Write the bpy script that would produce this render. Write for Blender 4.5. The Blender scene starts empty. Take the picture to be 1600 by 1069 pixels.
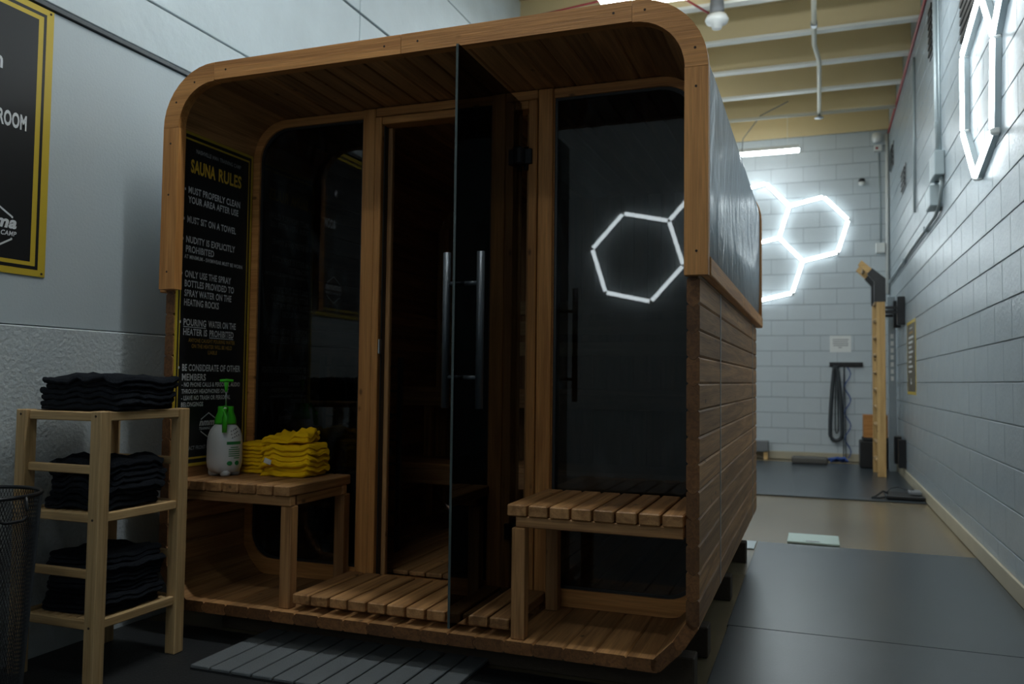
import bpy, math, random
from mathutils import Matrix, Vector, noise
random.seed(7)
PI = math.pi
SC = bpy.context.scene
COL = SC.collection

# ------------------------------------------------------------------ camera, world, exposure
cam_d = bpy.data.cameras.new('camera'); cam = bpy.data.objects.new('camera', cam_d); COL.objects.link(cam)
YAW, PITCH, ROLL, FPX = 0.35356059, -0.04551923, 0.01199201, 1292.7
def cam_matrix():
    cy, sy, cp, sp, cr, sr = math.cos(YAW), math.sin(YAW), math.cos(PITCH), math.sin(PITCH), math.cos(ROLL), math.sin(ROLL)
    R0 = Matrix(((1,0,0),(0,0,-1),(0,1,0)))
    Ry = Matrix(((cy,0,sy),(0,1,0),(-sy,0,cy)))
    Rx = Matrix(((1,0,0),(0,cp,-sp),(0,sp,cp)))
    Rz = Matrix(((cr,-sr,0),(sr,cr,0),(0,0,1)))
    return Rz @ Rx @ Ry @ R0
CAMR = cam_matrix(); CAMP = Vector((0, 0, 1.0))
r, d, f_ = CAMR[0], CAMR[1], CAMR[2]
cam.matrix_world = Matrix(((r[0],-d[0],-f_[0],0),(r[1],-d[1],-f_[1],0),(r[2],-d[2],-f_[2],1.0),(0,0,0,1)))
cam_d.sensor_width = 36.0; cam_d.lens = FPX/1600*36.0; cam_d.clip_start = 0.05
cam_d.dof.use_dof = True; cam_d.dof.focus_distance = 2.75; cam_d.dof.aperture_fstop = 3.2
SC.camera = cam
def project(p):
    q = CAMR @ (Vector(p)-CAMP)
    if q[2] <= 0.05: return (-9999, -9999)
    return (800+FPX*q[0]/q[2], 534.5+FPX*q[1]/q[2])

W = bpy.data.worlds.new('world'); SC.world = W; W.use_nodes = True
W.node_tree.nodes['Background'].inputs[0].default_value = (0.5, 0.6, 0.65, 1)
W.node_tree.nodes['Background'].inputs[1].default_value = 0.02
vs = SC.view_settings
vs.view_transform = 'Standard'; vs.look = 'None'; vs.gamma = 1.0; vs.use_curve_mapping = False
vs.exposure = 0.0
TUBE = 13.0          # hexagon tube radiance
LED = 23.0          # ceiling strip radiance

# ------------------------------------------------------------------ materials
MATS = {}
def new_mat(name):
    m = bpy.data.materials.new(name); m.use_nodes = True
    return m, m.node_tree.nodes, m.node_tree.links, m.node_tree.nodes['Principled BSDF']
def plain(name, col, rough=0.5, metal=0.0, bump=0.0, bscale=60, var=0.0, vscale=3.0, spec=0.5):
    m, N, L, B = new_mat(name)
    B.inputs['Base Color'].default_value = (*col, 1); B.inputs['Roughness'].default_value = rough
    B.inputs['Metallic'].default_value = metal; B.inputs['Specular IOR Level'].default_value = spec
    tc = N.new('ShaderNodeTexCoord')
    if var > 0:
        n = N.new('ShaderNodeTexNoise'); n.inputs['Scale'].default_value = vscale; n.inputs['Detail'].default_value = 8
        L.new(tc.outputs['Object'], n.inputs['Vector'])
        mx = N.new('ShaderNodeMix'); mx.data_type = 'RGBA'
        mx.inputs[6].default_value = (*[c*(1-var) for c in col], 1); mx.inputs[7].default_value = (*[min(1, c*(1+var)) for c in col], 1)
        L.new(n.outputs['Fac'], mx.inputs[0]); L.new(mx.outputs[2], B.inputs['Base Color'])
    if bump > 0:
        n = N.new('ShaderNodeTexNoise'); n.inputs['Scale'].default_value = bscale; n.inputs['Detail'].default_value = 5
        L.new(tc.outputs['Object'], n.inputs['Vector'])
        b = N.new('ShaderNodeBump'); b.inputs['Strength'].default_value = bump; b.inputs['Distance'].default_value = 0.01
        L.new(n.outputs['Fac'], b.inputs['Height']); L.new(b.outputs['Normal'], B.inputs['Normal'])
    MATS[name] = m
    return m
def wood(name, light, dark, axis, rough=0.55, ring=26.0, knots=True, rnd=0.35):
    """grain runs along local axis 0/1/2"""
    m, N, L, B = new_mat(name)
    tc = N.new('ShaderNodeTexCoord'); oi = N.new('ShaderNodeObjectInfo')
    off = N.new('ShaderNodeVectorMath'); off.operation = 'ADD'
    cmb = N.new('ShaderNodeCombineXYZ')
    mul = N.new('ShaderNodeMath'); mul.operation = 'MULTIPLY'; mul.inputs[1].default_value = 37.0
    L.new(oi.outputs['Random'], mul.inputs[0])
    for i in range(3): L.new(mul.outputs[0], cmb.inputs[i])
    L.new(tc.outputs['Object'], off.inputs[0]); L.new(cmb.outputs[0], off.inputs[1])
    mp = N.new('ShaderNodeMapping'); s = [ring]*3; s[axis] = ring*0.045; mp.inputs['Scale'].default_value = s
    L.new(off.outputs[0], mp.inputs['Vector'])
    n1 = N.new('ShaderNodeTexNoise'); n1.inputs['Scale'].default_value = 1.0; n1.inputs['Detail'].default_value = 6; n1.inputs['Distortion'].default_value = 1.2
    L.new(mp.outputs[0], n1.inputs['Vector'])
    r1 = N.new('ShaderNodeValToRGB'); r1.color_ramp.elements[0].position = 0.36; r1.color_ramp.elements[1].position = 0.62
    r1.color_ramp.elements[0].color = (*dark, 1); r1.color_ramp.elements[1].color = (*light, 1)
    L.new(n1.outputs['Fac'], r1.inputs[0])
    # fine fibres
    mp2 = N.new('ShaderNodeMapping'); s2 = [ring*9]*3; s2[axis] = ring*0.25; mp2.inputs['Scale'].default_value = s2
    L.new(off.outputs[0], mp2.inputs['Vector'])
    n2 = N.new('ShaderNodeTexNoise'); n2.inputs['Scale'].default_value = 1.0; n2.inputs['Detail'].default_value = 3
    L.new(mp2.outputs[0], n2.inputs['Vector'])
    mr = N.new('ShaderNodeMapRange'); mr.inputs['From Min'].default_value = 0.3; mr.inputs['From Max'].default_value = 0.7
    mr.inputs['To Min'].default_value = 0.8; mr.inputs['To Max'].default_value = 1.12
    L.new(n2.outputs['Fac'], mr.inputs[0])
    rr = N.new('ShaderNodeMapRange'); rr.inputs['To Min'].default_value = 1-rnd; rr.inputs['To Max'].default_value = 1+rnd*0.6
    L.new(oi.outputs['Random'], rr.inputs[0])
    mm = N.new('ShaderNodeMath'); mm.operation = 'MULTIPLY'; L.new(mr.outputs[0], mm.inputs[0]); L.new(rr.outputs[0], mm.inputs[1])
    last = mm.outputs[0]
    if knots:
        mp3 = N.new('ShaderNodeMapping'); s3 = [11.0]*3; s3[axis] = 6.0; mp3.inputs['Scale'].default_value = s3
        L.new(off.outputs[0], mp3.inputs['Vector'])
        vo = N.new('ShaderNodeTexVoronoi'); vo.inputs['Scale'].default_value = 1.0
        L.new(mp3.outputs[0], vo.inputs['Vector'])
        kr = N.new('ShaderNodeMapRange'); kr.interpolation_type = 'SMOOTHSTEP'
        kr.inputs['From Min'].default_value = 0.035; kr.inputs['From Max'].default_value = 0.12
        kr.inputs['To Min'].default_value = 0.35; kr.inputs['To Max'].default_value = 1.0
        L.new(vo.outputs['Distance'], kr.inputs[0])
        m2 = N.new('ShaderNodeMath'); m2.operation = 'MULTIPLY'; L.new(last, m2.inputs[0]); L.new(kr.outputs[0], m2.inputs[1]); last = m2.outputs[0]
    vm = N.new('ShaderNodeVectorMath'); vm.operation = 'SCALE'
    L.new(r1.outputs[0], vm.inputs[0]); L.new(last, vm.inputs['Scale'])
    L.new(vm.outputs[0], B.inputs['Base Color'])
    B.inputs['Roughness'].default_value = rough; B.inputs['Specular IOR Level'].default_value = 0.35
    b = N.new('ShaderNodeBump'); b.inputs['Strength'].default_value = 0.25; b.inputs['Distance'].default_value = 0.003
    L.new(n2.outputs['Fac'], b.inputs['Height']); L.new(b.outputs['Normal'], B.inputs['Normal'])
    MATS[name] = m
    return m
def emitter(name, col, strength):
    m, N, L, B = new_mat(name)
    N.remove(B); e = N.new('ShaderNodeEmission'); e.inputs[0].default_value = (*col, 1); e.inputs[1].default_value = strength
    L.new(e.outputs[0], N['Material Output'].inputs[0]); MATS[name] = m
    return m
def tinted(name, tint, smudge=0.0):
    m, N, L, B = new_mat(name); N.remove(B)
    t = N.new('ShaderNodeBsdfTransparent'); t.inputs[0].default_value = (*tint, 1)
    g = N.new('ShaderNodeBsdfGlossy'); g.inputs['Roughness'].default_value = 0.012; g.inputs[0].default_value = (1, 1, 1, 1)
    fr = N.new('ShaderNodeFresnel'); fr.inputs[0].default_value = 1.5
    mx = N.new('ShaderNodeMixShader'); L.new(fr.outputs[0], mx.inputs[0]); L.new(t.outputs[0], mx.inputs[1]); L.new(g.outputs[0], mx.inputs[2])
    out = mx
    if smudge > 0:   # wiped streaks left on the glass
        tc = N.new('ShaderNodeTexCoord'); mp = N.new('ShaderNodeMapping'); mp.inputs['Scale'].default_value = (5, 5, 1.6); mp.inputs['Rotation'].default_value = (0, 0.5, 0)
        L.new(tc.outputs['Object'], mp.inputs[0])
        n = N.new('ShaderNodeTexNoise'); n.inputs['Scale'].default_value = 2.0; n.inputs['Detail'].default_value = 9; n.inputs['Distortion'].default_value = 2.0
        L.new(mp.outputs[0], n.inputs['Vector'])
        mr = N.new('ShaderNodeMapRange'); mr.inputs['From Min'].default_value = 0.5; mr.inputs['From Max'].default_value = 0.8; mr.inputs['To Max'].default_value = smudge
        L.new(n.outputs['Fac'], mr.inputs[0])
        df = N.new('ShaderNodeBsdfDiffuse'); df.inputs[0].default_value = (0.35, 0.45, 0.5, 1)
        m2 = N.new('ShaderNodeMixShader'); L.new(mr.outputs[0], m2.inputs[0]); L.new(mx.outputs[0], m2.inputs[1]); L.new(df.outputs[0], m2.inputs[2]); out = m2
    L.new(out.outputs[0], N['Material Output'].inputs[0]); MATS[name] = m
    return m

plain('drywall', (0.42, 0.47, 0.49), 0.55, bump=0.12, bscale=90, var=0.04)
plain('stucco', (0.46, 0.50, 0.51), 0.7, bump=0.5, bscale=70, var=0.05)
plain('concrete_panel', (0.50, 0.56, 0.58), 0.6, bump=0.25, bscale=25, var=0.10, vscale=5)
plain('block_light', (0.51, 0.57, 0.60), 0.4, bump=0.3, bscale=55, var=0.05, vscale=6)
plain('block_paint', (0.33, 0.385, 0.42), 0.27, bump=0.22, bscale=45, var=0.08, vscale=6)
plain('block_mortar', (0.27, 0.32, 0.35), 0.5, bump=0.3, bscale=60)
plain('ceiling_beige', (0.60, 0.49, 0.28), 0.7, bump=0.1, var=0.08, vscale=2)
plain('joist_beige', (0.66, 0.54, 0.31), 0.6, var=0.06, vscale=2)
plain('joist_white', (0.72, 0.72, 0.66), 0.5)
plain('beige_trim', (0.42, 0.38, 0.28), 0.6, var=0.12, vscale=4)
plain('dark_gap', (0.03, 0.035, 0.04), 0.6)
plain('lip_metal', (0.07, 0.08, 0.085), 0.5)
plain('rubber', (0.030, 0.040, 0.047), 0.30, bump=0.04, bscale=170, var=0.25, vscale=4, spec=0.6)
plain('black_rubber', (0.010, 0.011, 0.012), 0.6, bump=0.35, bscale=150, var=0.3)
plain('black_paint', (0.012, 0.013, 0.014), 0.4)
plain('black_metal', (0.015, 0.016, 0.018), 0.35, metal=0.3)
plain('handle_grey', (0.055, 0.065, 0.075), 0.42, metal=0.5)
plain('steel', (0.50, 0.53, 0.55), 0.35, metal=0.9)
plain('conduit', (0.34, 0.40, 0.42), 0.4, metal=0.3)
plain('white_plastic', (0.72, 0.74, 0.72), 0.4)
plain('white_paint', (0.75, 0.77, 0.75), 0.5)
plain('scale_glass', (0.55, 0.68, 0.62), 0.15)
plain('bottle_white', (0.62, 0.64, 0.66), 0.35)
plain('green_plastic', (0.05, 0.52, 0.02), 0.3)
plain('green_print', (0.01, 0.20, 0.05), 0.5)
plain('ink', (0.02, 0.02, 0.025), 0.6)
plain('poster_black', (0.010, 0.011, 0.012), 0.42, bump=0.06, bscale=4)
plain('poster_brown', (0.06, 0.055, 0.04), 0.4)
plain('poster_yellow', (0.50, 0.36, 0.03), 0.45)
plain('title_yellow', (0.66, 0.42, 0.04), 0.5)
plain('amber_print', (0.34, 0.20, 0.04), 0.5)
plain('letter_white', (0.60, 0.62, 0.63), 0.5)
plain('letter_grey', (0.30, 0.32, 0.33), 0.5)
plain('towel_black', (0.011, 0.013, 0.017), 0.95, bump=0.7, bscale=260, var=0.2, vscale=20, spec=0.1)
plain('towel_yellow', (0.80, 0.46, 0.006), 0.9, bump=0.5, bscale=260, var=0.12, vscale=14, spec=0.1)
plain('mat_grey', (0.115, 0.125, 0.13), 0.75, bump=0.3, bscale=200, var=0.12, vscale=9)
plain('mat_groove', (0.015, 0.016, 0.018), 0.8)
plain('blue_rubber', (0.03, 0.08, 0.30), 0.5)
plain('grey_rubber', (0.035, 0.042, 0.048), 0.5)
plain('roller_brown', (0.085, 0.08, 0.07), 0.6)
plain('box_grey', (0.16, 0.17, 0.18), 0.6)
plain('red_wire', (0.35, 0.05, 0.05), 0.5)
plain('pipe_cream', (0.62, 0.60, 0.50), 0.5)
plain('heater_steel', (0.06, 0.062, 0.065), 0.4, metal=0.7)
plain('stone', (0.06, 0.06, 0.06), 0.9, bump=0.6, bscale=20)
# polished brown concrete
m, N, L, B = new_mat('floor_concrete')
tc = N.new('ShaderNodeTexCoord')
n = N.new('ShaderNodeTexNoise'); n.inputs['Scale'].default_value = 1.0; n.inputs['Detail'].default_value = 4; n.inputs['Roughness'].default_value = 0.55
L.new(tc.outputs['Object'], n.inputs[0])
cr = N.new('ShaderNodeValToRGB'); e = cr.color_ramp.elements
e[0].position = 0.25; e[0].color = (0.10, 0.082, 0.050, 1); e[1].position = 0.8; e[1].color = (0.23, 0.185, 0.115, 1)
L.new(n.outputs['Fac'], cr.inputs[0]); L.new(cr.outputs[0], B.inputs['Base Color'])
n2 = N.new('ShaderNodeTexNoise'); n2.inputs['Scale'].default_value = 2.5; n2.inputs['Detail'].default_value = 3; L.new(tc.outputs['Object'], n2.inputs[0])
mr = N.new('ShaderNodeMapRange'); mr.inputs['To Min'].default_value = 0.18; mr.inputs['To Max'].default_value = 0.34; B.inputs['Roughness'].default_value = 0.24
MATS['floor_concrete'] = m
# wrinkled roof membrane
m, N, L, B = new_mat('membrane')
B.inputs['Base Color'].default_value = (0.27, 0.33, 0.38, 1); B.inputs['Roughness'].default_value = 0.26; B.inputs['Specular IOR Level'].default_value = 0.9
tc = N.new('ShaderNodeTexCoord'); mp = N.new('ShaderNodeMapping'); mp.inputs['Scale'].default_value = (1.0, 1.7, 1.0); mp.inputs['Rotation'].default_value = (0.15, 0, 0)
L.new(tc.outputs['Object'], mp.inputs[0])
n = N.new('ShaderNodeTexNoise'); n.inputs['Scale'].default_value = 1.7; n.inputs['Detail'].default_value = 4; n.inputs['Distortion'].default_value = 1.6
L.new(mp.outputs[0], n.inputs[0])
b = N.new('ShaderNodeBump'); b.inputs['Strength'].default_value = 0.6; b.inputs['Distance'].default_value = 0.05
L.new(n.outputs['Fac'], b.inputs['Height']); L.new(b.outputs[0], B.inputs['Normal']); MATS['membrane'] = m

for ax, a in enumerate('xyz'):
    wood('stave_'+a, (0.46, 0.238, 0.094), (0.265, 0.125, 0.045), ax, rnd=0.28)
    wood('fascia_'+a, (0.58, 0.265, 0.080), (0.41, 0.172, 0.048), ax, rough=0.5, rnd=0.12)
    wood('pine_'+a, (0.52, 0.35, 0.17), (0.40, 0.25, 0.11), ax, knots=False, rnd=0.12)
    wood('ladder_'+a, (0.66, 0.43, 0.18), (0.52, 0.32, 0.12), ax, rnd=0.1)
emitter('tube_light', (0.86, 0.96, 1.0), TUBE)
emitter('led_strip', (0.90, 0.97, 1.0), LED)
emitter('led_bright', (0.90, 0.97, 1.0), LED*3.4)
plain('beam_shaded', (0.055, 0.038, 0.024), 0.8, bump=0.3, var=0.3)  # beam wood, its colour darkened for the shade under the sauna
tinted('glass_dark', (0.33, 0.345, 0.34), 0.05)
tinted('glass_door', (0.36, 0.365, 0.36))
plain('glass_edge', (0.06, 0.08, 0.08), 0.3)
wood('end_grain', (0.20, 0.088, 0.030), (0.12, 0.050, 0.017), 1, ring=60, knots=False)
plain('knob_dark', (0.03, 0.016, 0.008), 0.8)

# ------------------------------------------------------------------ object helpers
WL = {}                                     # world location of each object
def link(name, data, mat=None, parent=None, loc=(0, 0, 0), rot=None):
    o = bpy.data.objects.new(name, data); COL.objects.link(o)
    if mat and data is not None and not data.materials: data.materials.append(MATS[mat])
    loc = Vector(loc); WL[o] = loc
    if parent is not None:
        o.parent = parent; o.location = loc-WL[parent]
    else: o.location = loc
    if rot: o.rotation_euler = rot
    return o
def tag(o, label, cat, group=None):
    o['label'] = label; o['category'] = cat
    if group: o['group'] = group
    return o
def thing(name, label, cat, loc=(0, 0, 0), group=None):
    return tag(link(name, None, loc=loc), label, cat, group)
def structure(o): o['kind'] = 'structure'; return o
def mesh(name, v, f, smooth=False):
    me = bpy.data.meshes.new(name); me.from_pydata([tuple(p) for p in v], [], f); me.update()
    if smooth:
        for p in me.polygons: p.use_smooth = True
    return me
def recalc(me):
    import bmesh
    bm = bmesh.new(); bm.from_mesh(me); bmesh.ops.recalc_face_normals(bm, faces=bm.faces); bm.to_mesh(me); bm.free()
    return me
CACHE = {}
def box_mesh(sx, sy, sz, mat, bev=0.0, tag_=''):
    k = (round(sx, 4), round(sy, 4), round(sz, 4), mat, bev, tag_)
    if k in CACHE: return CACHE[k]
    x, y, z = sx/2, sy/2, sz/2
    b = min(bev, x*0.45, y*0.45, z*0.45)
    if b <= 0:
        v = [(i*x, j*y, l*z) for i in (-1, 1) for j in (-1, 1) for l in (-1, 1)]
        f = [(0,1,3,2),(4,6,7,5),(0,4,5,1),(2,3,7,6),(0,2,6,4),(1,5,7,3)]
    else:
        v = []; ix = {}
        for i in (-1, 1):
            for j in (-1, 1):
                for l in (-1, 1):
                    for a in range(3):
                        p = [i*(x-b), j*(y-b), l*(z-b)]; p[a] = (i*x, j*y, l*z)[a]
                        ix[(i, j, l, a)] = len(v); v.append(tuple(p))
        f = []
        for a in range(3):
            o1, o2 = [q for q in range(3) if q != a]
            for s in (-1, 1):
                q = []
                for (u, w) in ((-1,-1),(1,-1),(1,1),(-1,1)):
                    c = [0,0,0]; c[a] = s; c[o1] = u; c[o2] = w; q.append(ix[(*c, a)])
                f.append(tuple(q))
            for u in (-1, 1):
                for w in (-1, 1):
                    q = []
                    for (s, aa) in ((-1, o1), (1, o1), (1, o2), (-1, o2)):
                        c = [0,0,0]; c[a] = s; c[o1] = u; c[o2] = w; q.append(ix[(*c, aa)])
                    f.append(tuple(q))
        for i in (-1, 1):
            for j in (-1, 1):
                for l in (-1, 1): f.append(tuple(ix[(i, j, l, a)] for a in range(3)))
    me = mesh('piece', v, f)
    if b > 0: recalc(me)
    me.materials.append(MATS[mat]); CACHE[k] = me
    return me
def box(name, lo, hi, mat, parent=None, bev=0.003, rot=None):
    c = [(a+b)/2 for a, b in zip(lo, hi)]
    return link(name, box_mesh(*[abs(b-a) for a, b in zip(lo, hi)], mat, bev), None, parent, c, rot)
def prism_mesh(poly, y0, y1, mat):
    """poly in (x,z), extruded along y, local coords"""
    n = len(poly)
    v = [(x, y0, z) for x, z in poly]+[(x, y1, z) for x, z in poly]
    f = [tuple(range(n)), tuple(range(2*n-1, n-1, -1))]+[(i, i+n, (i+1) % n+n, (i+1) % n) for i in range(n)]
    me = recalc(mesh('prism', v, f)); me.materials.append(MATS[mat]); return me
def ring_mesh(outer, inner, y0, y1, mat):
    n = len(outer)
    v = [(x, y0, z) for x, z in outer]+[(x, y0, z) for x, z in inner]+[(x, y1, z) for x, z in outer]+[(x, y1, z) for x, z in inner]
    f = []
    for i in range(n):
        j = (i+1) % n
        f += [(i, j, n+j, n+i), (2*n+i, 3*n+i, 3*n+j, 2*n+j), (i, 2*n+i, 2*n+j, j), (n+i, n+j, 3*n+j, 3*n+i)]
    me = recalc(mesh('ring', v, f)); me.materials.append(MATS[mat]); return me
def tube_mesh(pts, rad, mat, seg=8, closed=False, rads=None):
    pts = [Vector(p) for p in pts]; n = len(pts); v = []; f = []
    for i, p in enumerate(pts):
        a = pts[(i-1) % n] if (closed or i > 0) else p
        b = pts[(i+1) % n] if (closed or i < n-1) else p
        t = (b-a).normalized(); up = Vector((0, 0, 1)) if abs(t.z) < 0.9 else Vector((0, 1, 0))
        s = t.cross(up).normalized(); u = s.cross(t); rr = rads[i] if rads else rad
        for k in range(seg): v.append(p+rr*(math.cos(2*PI*k/seg)*s+math.sin(2*PI*k/seg)*u))
    m_ = n if closed else n-1
    for i in range(m_):
        for k in range(seg):
            a, b = i*seg+k, i*seg+(k+1) % seg; j = (i+1) % n
            f.append((a, b, j*seg+(k+1) % seg, j*seg+k))
    if not closed: f += [tuple(range(seg))[::-1], tuple(range((n-1)*seg, n*seg))]
    me = recalc(mesh('tube', v, f))
    for p in me.polygons: p.use_smooth = len(p.vertices) == 4
    me.materials.append(MATS[mat]); return me
def tube(name, pts, rad, mat, parent=None, seg=8, closed=False, rads=None):
    o0 = Vector(pts[0])
    return link(name, tube_mesh([Vector(p)-o0 for p in pts], rad, mat, seg, closed, rads), None, parent, o0)
def lathe(name, prof, loc, mat, parent=None, seg=24):
    v = []; f = []; n = len(prof)
    for r_, z in prof:
        for k in range(seg): v.append((r_*math.cos(2*PI*k/seg), r_*math.sin(2*PI*k/seg), z))
    for i in range(n-1):
        for k in range(seg): f.append((i*seg+k, i*seg+(k+1) % seg, (i+1)*seg+(k+1) % seg, (i+1)*seg+k))
    f += [tuple(range(seg))[::-1], tuple(range((n-1)*seg, n*seg))]
    me = recalc(mesh('lathe', v, f))
    for p in me.polygons: p.use_smooth = len(p.vertices) == 4
    me.materials.append(MATS[mat])
    return link(name, me, None, parent, loc)
ROT_PX = (PI/2, 0, PI/2)     # lettering that faces +x
ROT_NX = (PI/2, 0, -PI/2)    # faces -x
ROT_NY = (PI/2, 0, 0)        # faces -y
def text_mesh(body, width, height, mat, bold=0.02, shear=0.0, underline=None):
    cu = bpy.data.curves.new('lettering', 'FONT'); cu.body = body; cu.size = 1.0; cu.offset = bold; cu.extrude = 0.0; cu.shear = shear
    cu.resolution_u = 3; cu.space_character = 1.06
    o = bpy.data.objects.new('tmp', cu); COL.objects.link(o)
    dg = bpy.context.evaluated_depsgraph_get(); me = bpy.data.meshes.new_from_object(o.evaluated_get(dg))
    bpy.data.objects.remove(o); bpy.data.curves.remove(cu)
    xs = [p.co.x for p in me.vertices]; ys = [p.co.y for p in me.vertices]
    x0, x1, y0, y1 = min(xs), max(xs), 0.0, 0.70
    for p in me.vertices:
        p.co.x = (p.co.x-x0)/(x1-x0)*width; p.co.y = (p.co.y-y0)/(y1-y0)*height
    me.materials.clear(); me.materials.append(MATS[mat]); return me
def lettering(body, loc, width, height, mat, parent, rot, bold=0.02, shear=0.0):
    return link('lettering', text_mesh(body, width, height, mat, bold, shear), None, parent, loc, rot)

# ------------------------------------------------------------------ the room shell
XL, XR, YB, YF, ZC = -2.60, 0.88, -2.2, 11.5, 4.55
structure(box('floor', (XL-0.3, YB-0.2, -0.1), (XR+0.2, YF+0.2, 0), 'floor_concrete', bev=0))
ceil = structure(box('ceiling', (XL-0.3, YB-0.2, ZC), (XR+0.2, YF+0.2, ZC+0.1), 'ceiling_beige', bev=0))
for k in range(17):
    y = 11.45-0.80*k if k else 11.45
    if y < YB+0.1: break
    y = 9.63-0.82*(k-2) if k else 11.45
    j = box('joist', (XL-0.02, y-0.02, 4.26), (XR, y+0.02, ZC), 'joist_beige', ceil, bev=0)
    if k > 1: box('joist_flange', (XL-0.02, y-0.045, 4.235), (XR, y+0.045, 4.26), 'joist_white', j, bev=0)

CH, BL, MO = 0.2032, 0.4064, 0.008
def block_wall(wall, axis, fixed, a0, a1, z1, face, budget, paint):
    """painted block courses; pieces in the picture become parts, the rest one joined part"""
    pieces = []
    for c in range(int(z1/CH)+1):
        z0 = c*CH; zt = min(z0+CH, z1)
        if zt-z0 < 0.06: continue
        s = a0-(BL/2 if c % 2 else 0)
        while s < a1-0.02:
            p0, p1 = max(s, a0), min(s+BL, a1)
            if p1-p0 > 0.03: pieces.append((p0+MO*0.3, p1-MO*0.3, z0+MO/2, zt-MO/2))
            s += BL
    seen = []; rest = []
    for q in pieces:
        c = ((q[0]+q[1])/2, (q[2]+q[3])/2)
        w = (fixed, c[0], c[1]) if axis == 'x' else (c[0], fixed, c[1])
        px = project(w); dist = (Vector(w)-CAMP).length
        ok = -40 < px[0] < 1640 and -40 < px[1] < 1110 and (axis == 'x' or px[0] > 1135)
        (seen if ok else rest).append((dist, q))
    seen.sort(); rest += seen[budget:]; seen = seen[:budget]
    d0, d1 = (fixed, fixed+face)
    for _, q in seen:
        if axis == 'x': box('block', (d0, q[0], q[2]), (d1, q[1], q[3]), paint, wall, bev=0.0035)
        else: box('block', (q[0], d0, q[2]), (q[1], d1, q[3]), paint, wall, bev=0.0035)
    v = []; f = []
    for _, q in rest:
        lo, hi = ((min(d0, d1), q[0], q[2]), (max(d0, d1), q[1], q[3])) if axis == 'x' else ((q[0], min(d0, d1), q[2]), (q[1], max(d0, d1), q[3]))
        i = len(v); v += [(x, y, z) for x in (lo[0], hi[0]) for y in (lo[1], hi[1]) for z in (lo[2], hi[2])]
        f += [(i+a, i+b, i+c_, i+e_) for a, b, c_, e_ in ((0,1,3,2),(4,6,7,5),(0,4,5,1),(2,3,7,6),(0,2,6,4),(1,5,7,3))]
    if v:
        o = link('block_courses', mesh('blocks', v, f), paint, wall, WL[wall])
        o.data.transform(Matrix.Translation(-WL[wall])); o['kind'] = 'stuff'
wr = structure(box('wall_right', (XR, YB, 0), (XR+0.2, YF, ZC), 'block_mortar', bev=0))
block_wall(wr, 'x', XR, 2.9, YF, ZC, -0.006, 300, 'block_paint')
wf = structure(box('wall_far', (XL-0.2, YF, 0), (XR+0.2, YF+0.2, ZC), 'block_mortar', bev=0))
block_wall(wf, 'y', YF, XL, XR-0.007, ZC, -0.006, 300, 'block_light')
structure(box('wall_back', (XL-0.2, YB-0.2, 0), (XR+0.2, YB, ZC), 'drywall', bev=0))
wl = structure(box('wall_left', (XL-0.25, YB, 0), (XL-0.02, YF, ZC), 'dark_gap', bev=0))
box('stem_wall', (XL-0.02, YB, 0), (XL+0.012, YF, 1.168), 'stucco', wl, bev=0.004)
box('drywall_sheet', (XL-0.02, YB, 1.172), (XL, YF, 2.315), 'drywall', wl, bev=0.002)
box('metal_lip', (XL-0.02, YB, 2.318), (XL+0.010, YF, 2.336), 'lip_metal', wl, bev=0.002)
zz = [2.338, 2.555, 3.22, 3.85, ZC]
for i in range(4):
    y = YB
    for w in (3.1, 3.4, 3.6, 4.0):
        box('concrete_panel', (XL-0.02, y+0.004, zz[i]+0.004), (XL+0.004, min(y+w, YF)-0.004, zz[i+1]-(0.012 if i == 1 else 0.004)), 'concrete_panel', wl, bev=0.003)
        y += w
        if y > YF-0.1: break
structure(box('baseboard_right', (XR-0.022, YB, 0.004), (XR-0.0065, YF-0.007, 0.10), 'beige_trim', bev=0.004))
structure(box('baseboard_far', (XL+0.02, YF-0.03, 0.004), (XR-0.024, YF-0.0065, 0.105), 'beige_trim', bev=0.004))

# ------------------------------------------------------------------ lamps
def led_fixture(x0, x1, y, z, label, hw=0.15, lamp='led_strip'):
    t = thing('linear_light', label, 'light', ((x0+x1)/2, y, z), 'linear strip lights under the ceiling joists')
    box('housing', (x0, y-hw, z), (x1, y+hw, z+0.045), 'white_paint', t)
    box('diffuser', (x0+0.01, y-hw+0.003, z-0.04), (x1-0.01, y+hw-0.003, z-0.0005), lamp, t, bev=0.008)
    for x in (x0+0.15, x1-0.15): tube('hanger_cable', [(x, y, z+0.045), (x, y, ZC)], 0.003, 'white_paint', t, seg=5)
led_fixture(-1.40, -0.19, 10.9, 3.95, 'white glowing strip light hanging before the far block wall', 0.035)
led_fixture(-2.45, -1.25, 8.60, 4.06, 'added white glowing strip light hanging unseen behind the sauna roof')  # unseen lamp added to brighten the aisle and far wall
led_fixture(-1.63, 0.45, 6.27, 4.06, 'white glowing strip light hanging over the sauna roof', 0.22)  # lengthened and widened out of view to brighten the sauna side
led_fixture(-1.95, -0.45, 2.35, 4.06, 'white glowing strip light hanging above the sauna front', 0.06, 'led_bright')
led_fixture(-2.1, -0.6, 0.35, 4.06, 'white glowing strip light hanging in front of the sauna porch', 0.055)

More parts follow.
